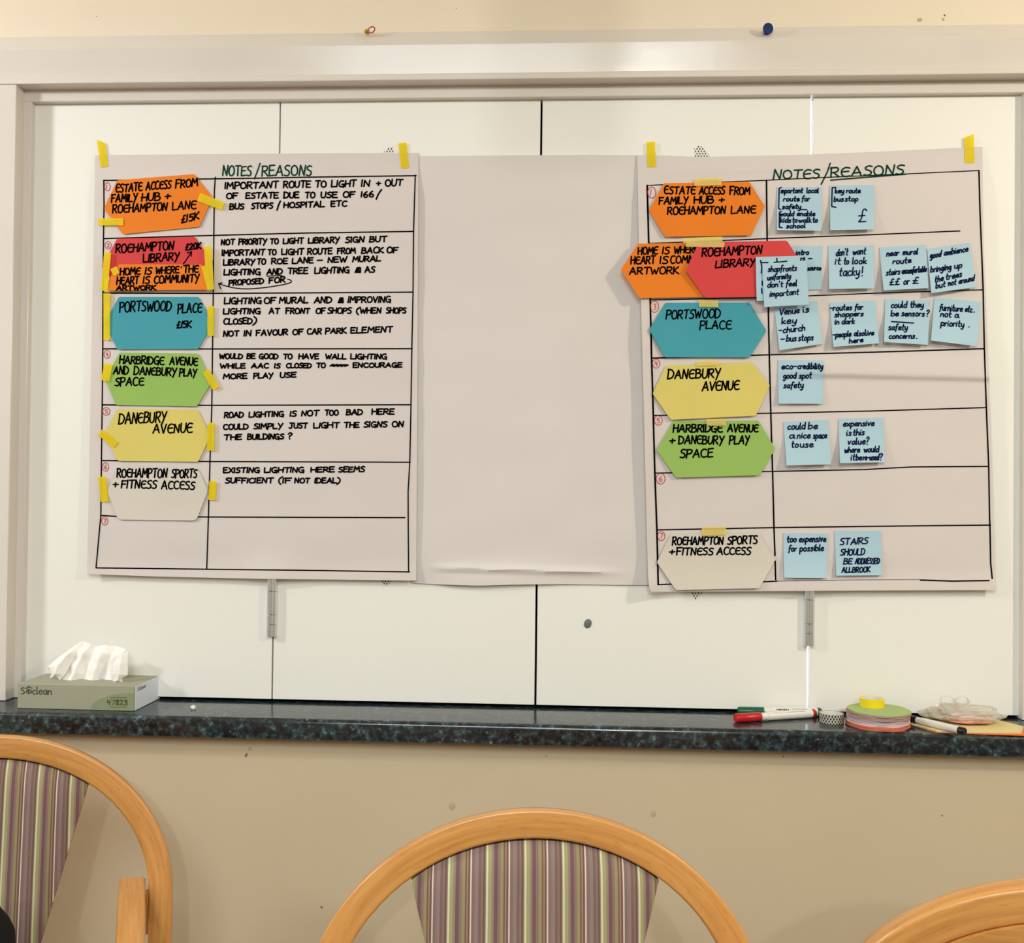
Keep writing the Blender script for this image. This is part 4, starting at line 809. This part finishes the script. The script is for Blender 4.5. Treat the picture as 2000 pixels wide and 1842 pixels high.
# ------------------------------------------------------------------ markers
def marker(name, pa, pb, rad, capmat, label, group, ring=True, cap_frac=0.31, lettering=True, plug=0.05):
    """pa: cap end on the counter, pb: tail end (world points of the axis)"""
    d = pb - pa; L = d.length; o = empty(name, pa); tag(o, label, 'marker pen', group)
    rot = d.to_track_quat('Z', 'Y').to_matrix().to_4x4()
    def part(nm, prof, mt):
        bm = bmesh.new(); lathe(bm, prof, 24, rot); return bm_obj(nm, bm, mt, o)
    cl = L * cap_frac
    part('cap', [(0, 0), (rad * .86, 0), (rad, rad * .2), (rad, cl - rad * .3), (rad * .93, cl), (0, cl)], capmat)
    part('neck', [(0, cl), (rad * .84, cl), (rad * .84, cl + L * .08), (0, cl + L * .08)], 'plastic_white')
    part('barrel', [(0, cl + L * .07), (rad * .96, cl + L * .08), (rad * .96, L * (1.005 - plug)), (0, L * (1.005 - plug))], 'plastic_white')
    part('end_plug', [(0, L * (1 - plug)), (rad * .985, L * (1 - plug)), (rad * .985, L * .985), (rad * .8, L), (0, L)], capmat)
    if lettering:
        ink = Ink(); side = Vector((0, -1, 0)); ax = d.normalized(); up = Vector((0, 0, 1))
        def pt(u, v):
            u, v = u / 1000, v / 1000; a = v / rad if rad else 0; return ax * u + (side * math.cos(a) + up * math.sin(a)) * rad * 0.985
        for k, (s0, s1, vv, hh_, ww) in enumerate(((.46, .60, .5, 0.0030, 0.0010), (.62, .86, .8, 0.0012, 0.0004), (.62, .82, -.2, 0.0012, 0.0004))):
            ink.word('█' if k else 'HIIHIIH', L * s0 * 1000, vv * rad * 1000, L * s1 * 1000, vv * rad * 1000, -hh_ * 1000, ww * 1000, pt, jit=0)
        ink.obj('print', 'plastic_black' if name else 'ink_black', o)
    return o
R_ = 0.0078
def on(px, py, z): return PZ(px, py, z)
zr = ZC + R_
pa = on(1436, 1403, zr); pb = on(1592, 1393, zr)
marker('marker_pen', pa, pb, R_, 'plastic_red', 'red whiteboard marker lying in front of the green one', 'whiteboard markers')
pa = on(1441, 1389, zr); pb = on(1604, 1391, zr); pa.y = min(pa.y, -0.012); pb.y = min(pb.y, -0.012)
pa.y = max(pa.y, -0.03); 
marker('marker_pen', pa, pb, R_, 'plastic_green', 'green whiteboard marker lying behind the red one', 'whiteboard markers')

# ------------------------------------------------------------------ rolls, stack of discs, hexagon cards, bag
def roll(name, c, ro, ri, h, outer, label, core='plastic_white'):
    o = empty(name, c); tag(o, label, 'tape roll')
    bm = bmesh.new(); lathe(bm, [(ri + 0.0015, 0), (ro, 0), (ro, h), (ri + 0.0015, h), (ri + 0.0015, 0)], 40)
    uvl = bm.loops.layers.uv.new('UVMap')
    for f in bm.faces:
        c_ = f.calc_center_median(); a0 = math.atan2(c_.y, c_.x)
        for lp in f.loops:
            a = math.atan2(lp.vert.co.y, lp.vert.co.x)
            while a - a0 > math.pi: a -= 2 * math.pi
            while a - a0 < -math.pi: a += 2 * math.pi
            lp[uvl].uv = (a * ro, lp.vert.co.z)
    bm_obj('wound_tape', bm, outer, o)
    bm = bmesh.new(); lathe(bm, [(ri, 0.0003), (ri + 0.0015, 0.0003), (ri + 0.0015, h - 0.0003), (ri, h - 0.0003), (ri, 0.0003)], 40); bm_obj('core', bm, core, o)
    return o
c = PZ(1624, 1410, ZC); roll('tape_roll', c, 0.0205, 0.016, 0.0155, 'net_roll', 'tape roll with black and white net pattern on the worktop')
stc = PZ(1715, 1416, ZC); RD = 0.0515; z = ZC
rng = random.Random(3)
for i, k in enumerate(['coral'] * 3 + ['pink'] * 2 + ['lilac'] * 3 + ['rose'] * 4 + ['leaf']):
    t_ = 0.0021; r = RD * (1 if k != 'rose' else 1.02)
    bm = bmesh.new(); rr = [r * (1 - 0.02 * math.cos(6 * a)) for a in [j / 48 * 2 * math.pi for j in range(48)]]
    for zz in (0.00006, t_):
        pass
    v0 = [bm.verts.new((rr[j] * math.cos(j / 48 * 2 * math.pi), rr[j] * math.sin(j / 48 * 2 * math.pi), 0.00005)) for j in range(48)]
    v1 = [bm.verts.new((v.co.x, v.co.y, t_)) for v in v0]
    bm.faces.new(v0[::-1]); bm.faces.new(v1)
    for j in range(48): bm.faces.new((v0[j], v0[(j + 1) % 48], v1[(j + 1) % 48], v1[j]))
    o = bm_obj('card_disc', bm, 'disc_' + k, bevel=0.0003)
    o.location = (stc.x + rng.uniform(-.0012, .0012), stc.y + rng.uniform(-.001, .001), z); o.rotation_euler.z = rng.uniform(0, 1); z += t_
    od = ['lowest', 'second', 'third', 'fourth', 'fifth', 'sixth', 'seventh', 'eighth', 'ninth', 'tenth', 'eleventh', 'twelfth', 'topmost'][i]
    lb = {'coral': 'coral card disc at the bottom of the stack', 'pink': 'pale pink card disc above the coral ones in the stack', 'lilac': 'lilac grey card disc in the middle of the stack',
          'rose': 'dusty rose card disc near the top of the stack', 'leaf': 'green card disc on top of the stack under the yellow tape roll'}[k]
    lb = {'coral': 'coral', 'pink': 'pale pink', 'lilac': 'lilac grey', 'rose': 'dusty rose', 'leaf': 'green'}[k] + ' card disc, ' + od + (' counted upward in the stack' if 0 < i < 12 else ' of the stack under the yellow tape roll')
    tag(o, lb, 'card', {'coral': 'coral discs', 'pink': 'pink discs', 'lilac': 'lilac discs', 'rose': 'rose discs', 'leaf': 'green disc'}[k])
c = PZ(1703, 1379.5, z); roll('tape_roll', (c.x, c.y, z), 0.0205, 0.0165, 0.0145, 'tape_roll', 'bright yellow tape roll on top of the stack of card discs')
def hexflat(cx, cy, z, rot, sx, sy, material, label, zz=0.0012):
    bm = bmesh.new(); pts = [(-.36, .5), (.36, .5), (.5, 0), (.36, -.5), (-.36, -.5), (-.5, 0)]
    v0 = [bm.verts.new((x * sx, y * sy, 0)) for x, y in pts]; v1 = [bm.verts.new((x * sx, y * sy, zz)) for x, y in pts]
    bm.faces.new(v0[::-1]); bm.faces.new(v1)
    for j in range(6): bm.faces.new((v0[j], v0[(j + 1) % 6], v1[(j + 1) % 6], v1[j]))
    o = bm_obj('hexagonal_card', bm, material, smooth=False); o.location = (cx, cy, z); o.rotation_euler.z = rot; tag(o, label, 'card', 'cards lying on the worktop'); return o
hl, hr = PZ(1776, 1416, ZC), PZ(2004, 1425, ZC); hc = (hl + hr) / 2; HW = (hr - hl).length
hexflat(hc.x + 0.004, hc.y - 0.002, ZC + 0.0001, math.radians(-3), HW + 0.006, 0.098, 'card_orange', 'orange hexagonal card lying lowest on the worktop at right')
hexflat(hc.x + 0.001, hc.y + 0.001, ZC + 0.0014, math.radians(2), HW, 0.096, 'card_cream', 'cream hexagonal card lying between orange and yellow cards')
hexflat(hc.x - 0.002, hc.y + 0.002, ZC + 0.0027, math.radians(0.5), HW - 0.002, 0.096, 'card_straw', 'straw yellow hexagonal card lying under the clear bag')
zh = ZC + 0.004
pa = PZ(1773, 1402, zh + 0.006); pb = PZ(1885, 1429, zh + 0.006)
o = marker('marker_pen', pa, pb, 0.0062, 'plastic_black', 'black-ended cream marker lying on the yellow card', 'black marker', cap_frac=0.17, plug=0.1)
# clear bag
bg = empty('plastic_bag', PZ(1880, 1412, zh)); tag(bg, 'crumpled clear plastic bag tied with a bow on the yellow card', 'bag')
def bag_blob(name, px, py, sx, sy, sz, amp, material, seed, zoff):
    bm = bmesh.new(); bmesh.ops.create_icosphere(bm, subdivisions=4, radius=1.0)
    b = PZ(px, py, zh)
    for v in bm.verts:
        n0 = v.co.copy(); k = 1 + amp * (noise.noise(n0 * 2.1 + Vector((seed, 0, 0))) * 1.2 + abs(noise.noise(n0 * 4.5 + Vector((0, seed, 0)))) * 1.1)
        v.co = Vector((n0.x * sx * k, n0.y * sy * k, max(-0.0, (n0.z * 0.5 + 0.5)) * sz * k + zoff)) + b - bg.location
    o = bm_obj(name, bm, material, bg); return o
bag_blob('bag_film', 1886, 1411, 0.058, 0.030, 0.026, 0.25, 'clear_plastic', 2.0, 0.0005)
bag_blob('bag_film', 1836, 1404, 0.034, 0.022, 0.015, 0.25, 'clear_plastic', 7.0, 0.0005)
mat('sweet_pink', (232, 178, 160), 0.6, 0.3, var=0.06, vscale=60); mat('sweet_cream', (224, 212, 170), 0.6, 0.3)
bag_blob('bag_contents', 1893, 1414, 0.034, 0.018, 0.011, 0.3, 'sweet_pink', 4.0, 0.001)
bag_blob('bag_contents', 1845, 1406, 0.028, 0.014, 0.009, 0.3, 'sweet_cream', 5.0, 0.001)
CJ = (1780, 1320, 9.09)
kn = P(*cv(CJ, 765, 625), stc.y)
def loop(dx, dz, w, wz):
    bm = bmesh.new(); rows = []
    for i in range(13):
        t = i / 12 * 2 * math.pi; cxx = dx * (1 - math.cos(t)) / 2; czz = dz * (1 - math.cos(t)) / 2; sx_ = -dz * math.sin(t) * .36; sz_ = dx * math.sin(t) * .36
        rows.append([bm.verts.new(kn - bg.location + Vector((cxx + sx_, s * w + 0.002 * math.sin(3 * t + s), czz + sz_))) for s in (-1, -.33, .33, 1)])
    for a, b in zip(rows, rows[1:]):
        for k in range(3): bm.faces.new((a[k], a[k + 1], b[k + 1], b[k]))
    bm_obj('bow_loop', bm, 'clear_plastic', bg)
loop(-0.020, 0.024, 0.006, 1); loop(0.020, 0.024, 0.006, 1)
bm = bmesh.new(); bmesh.ops.create_icosphere(bm, subdivisions=2, radius=0.0028, matrix=Matrix.Translation(kn - bg.location)); bm_obj('knot', bm, 'sweet_cream', bg)

# ------------------------------------------------------------------ chairs
HC = 0.8786
def lean(z): return 0.15 * (z - 0.46) if z > 0.46 else 0.16 * (0.46 - z)
A_, B_ = 0.278, 0.250; TW = 0.035; TD = 0.024
def sweep(bm, path, prof_fn, uvl, vscale=1.0):
    """path: list of (centre, side, normal); prof: list of (s, n) offsets"""
    rings = []; L = 0; Ls = []
    for i, (c, s, n_) in enumerate(path):
        if i: L += (c - path[i - 1][0]).length
        Ls.append(L); rings.append([bm.verts.new(c + s * a + n_ * b) for a, b in prof_fn])
    K = len(prof_fn); per = [0]
    for k in range(K): a, b = prof_fn[k], prof_fn[(k + 1) % K]; per.append(per[-1] + math.hypot(a[0] - b[0], a[1] - b[1]))
    for i in range(len(rings) - 1):
        for k in range(K):
            f = bm.faces.new((rings[i][k], rings[i][(k + 1) % K], rings[i + 1][(k + 1) % K], rings[i + 1][k]))
            for lp, uv_ in zip(f.loops, ((Ls[i], per[k]), (Ls[i], per[k + 1]), (Ls[i + 1], per[k + 1]), (Ls[i + 1], per[k]))): lp[uvl].uv = uv_
    for r in (rings[0], rings[-1]): bm.faces.new(r)
def rrect(w, d, r=0.005, k=3):
    o = []
    for cx, cy, a0 in ((w / 2 - r, d / 2 - r, 0), (-w / 2 + r, d / 2 - r, 90), (-w / 2 + r, -d / 2 + r, 180), (w / 2 - r, -d / 2 + r, 270)):
        for j in range(k + 1): a = math.radians(a0 + 90 * j / k); o.append((cx + r * math.cos(a), cy + r * math.sin(a)))
    return o
def inner_z(x):                          # inner edge of the hoop at local x
    a = A_ - TW; b = B_ - TW; return (HC - B_) + b * math.sqrt(max(0, 1 - (x / a) ** 2))
def grid_mesh(fn, nx, nz, uvfn):
    bm = bmesh.new(); uvl = bm.loops.layers.uv.new('UVMap'); V = [[bm.verts.new(fn(i / nx, j / nz)) for i in range(nx + 1)] for j in range(nz + 1)]
    for j in range(nz):
        for i in range(nx):
            f = bm.faces.new((V[j][i], V[j][i + 1], V[j + 1][i + 1], V[j + 1][i]))
            for lp in f.loops: lp[uvl].uv = uvfn(lp.vert.co)
    return bm, V, uvl
def back_pad(y_front, y_back, bulge, top_gap, bot, material, name, parent, shrink=0.0, ph=0.0):
    def hw(z): return (0.155 - 0.264 * (0.82 - z)) - shrink
    def co(s, t, side):
        u = (s - 0.5) * 2
        ztop_ = inner_z(u * hw(0.80)) - top_gap
        z = bot + (ztop_ - bot) * t
        x = u * hw(min(z, 0.815))
        if z > 0.80: x = u * (hw(0.80) + (z - 0.80) * 0.05)
        y = lean(z)
        if side > 0: return (x, y + y_back, z)
        e1 = (1 - abs(u) ** 5); e2 = 1 - abs(2 * t - 1) ** 12
        return (x, y + y_front - bulge * e1 * e2, z)
    bm, V, uvl = grid_mesh(lambda s, t: co(s, t, -1), 24, 24, lambda c: (c.x + ph, c.z))
    nx = nz = 24
    V2 = [[bm.verts.new(co(i / nx, j / nz, 1)) for i in range(nx + 1)] for j in range(nz + 1)]
    def quad(*v):
        f = bm.faces.new(v)
        for lp in f.loops: lp[uvl].uv = (lp.vert.co.x + ph, lp.vert.co.z)
    for j in range(nz):
        for i in range(nx): quad(V2[j][i], V2[j + 1][i], V2[j + 1][i + 1], V2[j][i + 1])
        quad(V[j][0], V[j + 1][0], V2[j + 1][0], V2[j][0]); quad(V[j][nx], V2[j][nx], V2[j + 1][nx], V[j + 1][nx])
    for i in range(nx): quad(V[0][i], V2[0][i], V2[0][i + 1], V[0][i + 1]); quad(V[nz][i], V[nz][i + 1], V2[nz][i + 1], V2[nz][i])
    return bm_obj(name, bm, material, parent)
def make_chair(label, arms=True):
    root = empty('armchair' if arms else 'side_chair', (0, 0, 0)); tag(root, label, 'chair', 'bentwood armchairs along the wall' if arms else None)
    # bentwood hoop running down into the back legs
    bm = bmesh.new(); uvl = bm.loops.layers.uv.new('UVMap'); path = []
    am, bmx = A_ - TW / 2, B_ - TW / 2; zs = HC - B_
    def node(x, z, tx, tz):
        t = Vector((tx, 0, tz)).normalized(); s = Vector((t.z, 0, -t.x)); 
        sl = 0.15 if z > 0.46 else -0.16
        nn = Vector((0, 1, -sl)).normalized()
        return (Vector((x, lean(z), z)), s, nn)
    for z in (0.0, 0.1, 0.2, 0.3, 0.4, 0.44, 0.48, 0.54, 0.58): path.append(node(-am, z, 0, 1))
    for k in range(41):
        a = math.pi - math.pi * k / 40; path.append(node(am * math.cos(a), zs + bmx * math.sin(a), am * math.sin(a), -bmx * math.cos(a) if False else -bmx * math.cos(a)))
    for z in (0.58, 0.54, 0.48, 0.44, 0.4, 0.3, 0.2, 0.1, 0.0): path.append(node(am, z, 0, -1))
    sweep(bm, path, rrect(TW, TD, 0.004), uvl); bm_obj('hoop_frame', bm, 'beech', root)
    # arm rests bending down into the front legs
    for sx in ((-1, 1) if not arms else ()):
        bm = bmesh.new(); uvl = bm.loops.layers.uv.new('UVMap')
        sweep(bm, [(Vector((sx * 0.225, y, z)), Vector((1, 0, 0)), Vector((0, 1, 0))) for y, z in ((-0.455, 0.0), (-0.43, 0.30), (-0.42, 0.43))], rrect(0.034, 0.026, 0.005), uvl); bm_obj('leg', bm, 'beech', root)
    for sx in ((-1, 1) if arms else ()):
        bm = bmesh.new(); uvl = bm.loops.layers.uv.new('UVMap'); path = []
        xa_ = sx * (A_ - TW - 0.005 - 0.021); za_ = 0.640; y0 = lean(za_) + 0.008
        pts = [(y0, za_), (y0 - .01, za_), (-0.05, za_ + .002), (-0.2, za_), (-0.33, za_ - 0.004), (-0.39, za_ - 0.02), (-0.425, za_ - 0.055), (-0.44, za_ - 0.11), (-0.445, 0.45), (-0.45, 0.2), (-0.455, 0.0)]
        for i, (y, z) in enumerate(pts):
            a = pts[max(0, i - 1)]; b = pts[min(len(pts) - 1, i + 1)]; t = Vector((0, b[0] - a[0], b[1] - a[1])).normalized()
            path.append((Vector((xa_ + sx * (y0 - y) * 0.085, y, z)), Vector((1, 0, 0)), t.cross(Vector((1, 0, 0)))))
        sweep(bm, path, rrect(0.039, 0.022, 0.005), uvl); bm_obj('armrest', bm, 'beech', root)
        bm = bmesh.new(); uvl = bm.loops.layers.uv.new('UVMap')
        yy = lean(za_) - 0.004; xs = sx * (A_ - TW - 0.0025); sweep(bm, [(Vector((xs, yy, zz)), Vector((1, 0, 0)), Vector((0, 1, 0))) for zz in (0.57, 0.632)], rrect(0.0045, 0.02, 0.001), uvl); bm_obj('arm_spacer', bm, 'beech', root)
    back_pad(-0.004, 0.010, 0.012, 0.0015, 0.50, 'stripe_fabric', 'backrest', root, ph=0.5138)
    back_pad(0.0105, 0.0185, 0.0, 0.002, 0.50, 'beech', 'back_panel', root, shrink=0.001)
    # seat
    bm, V, uvl = grid_mesh(lambda s, t: ((s - .5) * .44, -0.44 + .46 * t, 0.455 + 0.03 * (1 - abs(2 * s - 1) ** 6) * (1 - abs(2 * t - 1) ** 6)), 16, 16, lambda c: (c.x + 0.5, c.y))
    v0 = [[bm.verts.new(((i / 16 - .5) * .44, -0.44 + .46 * j / 16, 0.425)) for i in range(17)] for j in range(17)]
    def quad(*v):
        f = bm.faces.new(v)
        for lp in f.loops: lp[uvl].uv = (lp.vert.co.x + .5, lp.vert.co.y)
    for j in range(16):
        for i in range(16): quad(v0[j][i], v0[j + 1][i], v0[j + 1][i + 1], v0[j][i + 1])
        quad(V[j][0], V[j + 1][0], v0[j + 1][0], v0[j][0]); quad(V[j][16], v0[j][16], v0[j + 1][16], V[j + 1][16])
    for i in range(16): quad(V[0][i], v0[0][i], v0[0][i + 1], V[0][i + 1]); quad(V[16][i], V[16][i + 1], v0[16][i + 1], v0[16][i])
    bm_obj('seat', bm, 'stripe_fabric', root)
    for nm, d in (('seat_rail', (-0.25, 0.25, -0.43, -0.41, 0.37, 0.425)), ('seat_rail', (-0.25, 0.25, -0.01, 0.01, 0.37, 0.425))):
        bm = bmesh.new(); uvl = bm.loops.layers.uv.new('UVMap'); ym = (d[2] + d[3]) / 2
        sweep(bm, [(Vector((x, ym, 0.3975)), Vector((0, 1, 0)), Vector((0, 0, 1))) for x in (-0.212, 0.212)], rrect(0.02, 0.055, 0.004), uvl); bm_obj(nm, bm, 'beech', root)
    for sx in (-1, 1):
        bm = bmesh.new(); uvl = bm.loops.layers.uv.new('UVMap')
        sweep(bm, [(Vector((sx * 0.2265, y, 0.3975)), Vector((1, 0, 0)), Vector((0, 0, 1))) for y in (-0.43, 0.0)], rrect(0.02, 0.05, 0.004), uvl); bm_obj('seat_rail', bm, 'beech', root)
    return root
def copy_tree(o, label):
    c = o.copy(); COL.objects.link(c); c['label'] = label
    for ch in list(o.children):
        d = ch.copy(); COL.objects.link(d); d.parent = c
    return c
def place(ch, X, Y, rz):
    rz = math.radians(rz); v = Vector((0, lean(HC), 0)); v.rotate(Matrix.Rotation(rz, 3, 'Z'))
    ch.location = (X - v.x, Y - v.y, 0); ch.rotation_euler.z = rz
ch1 = make_chair('striped bentwood armchair cut by the left edge, black bag on its seat')
ch2 = copy_tree(ch1, 'striped bentwood armchair in the centre foreground')
ch3 = make_chair('bentwood chair at the bottom right corner, plywood back towards the viewer', arms=False); ch3.name = 'side_chair'
place(ch1, -0.886, -0.336, 17.9); place(ch2, -0.034, -0.619, 4.4); place(ch3, 0.530, -0.813, 180 - 10.8)
# black bag on the seat of the left chair
bm = bmesh.new(); bmesh.ops.create_icosphere(bm, subdivisions=4, radius=1.0)
for v in bm.verts:
    n0 = v.co.copy()
    sgn = lambda a: math.copysign(abs(a) ** 0.45, a)
    v.co = Vector((sgn(n0.x) * 0.125, sgn(n0.y) * 0.075, sgn(n0.z) * 0.128 + 0.118)) * (1 + 0.05 * noise.noise(n0 * 2))
bag = empty('handbag', (0, 0, 0)); bm_obj('bag_body', bm, 'fabric_black', bag)
bm = bmesh.new(); tube(bm, [(0.07 * math.cos(a), 0, 0.235 + 0.05 * math.sin(a)) for a in [k * math.pi / 10 for k in range(11)]], 0.006, 8); bm_obj('handle', bm, 'fabric_black', bag)
tag(bag, 'black bag on the seat of the left armchair', 'bag')
v = Vector((-0.030, -0.24, 0)); v.rotate(Matrix.Rotation(math.radians(18), 3, 'Z')); bag.location = Vector(ch1.location) + v + Vector((0, 0, 0.487)); bag.rotation_euler.z = math.radians(18)
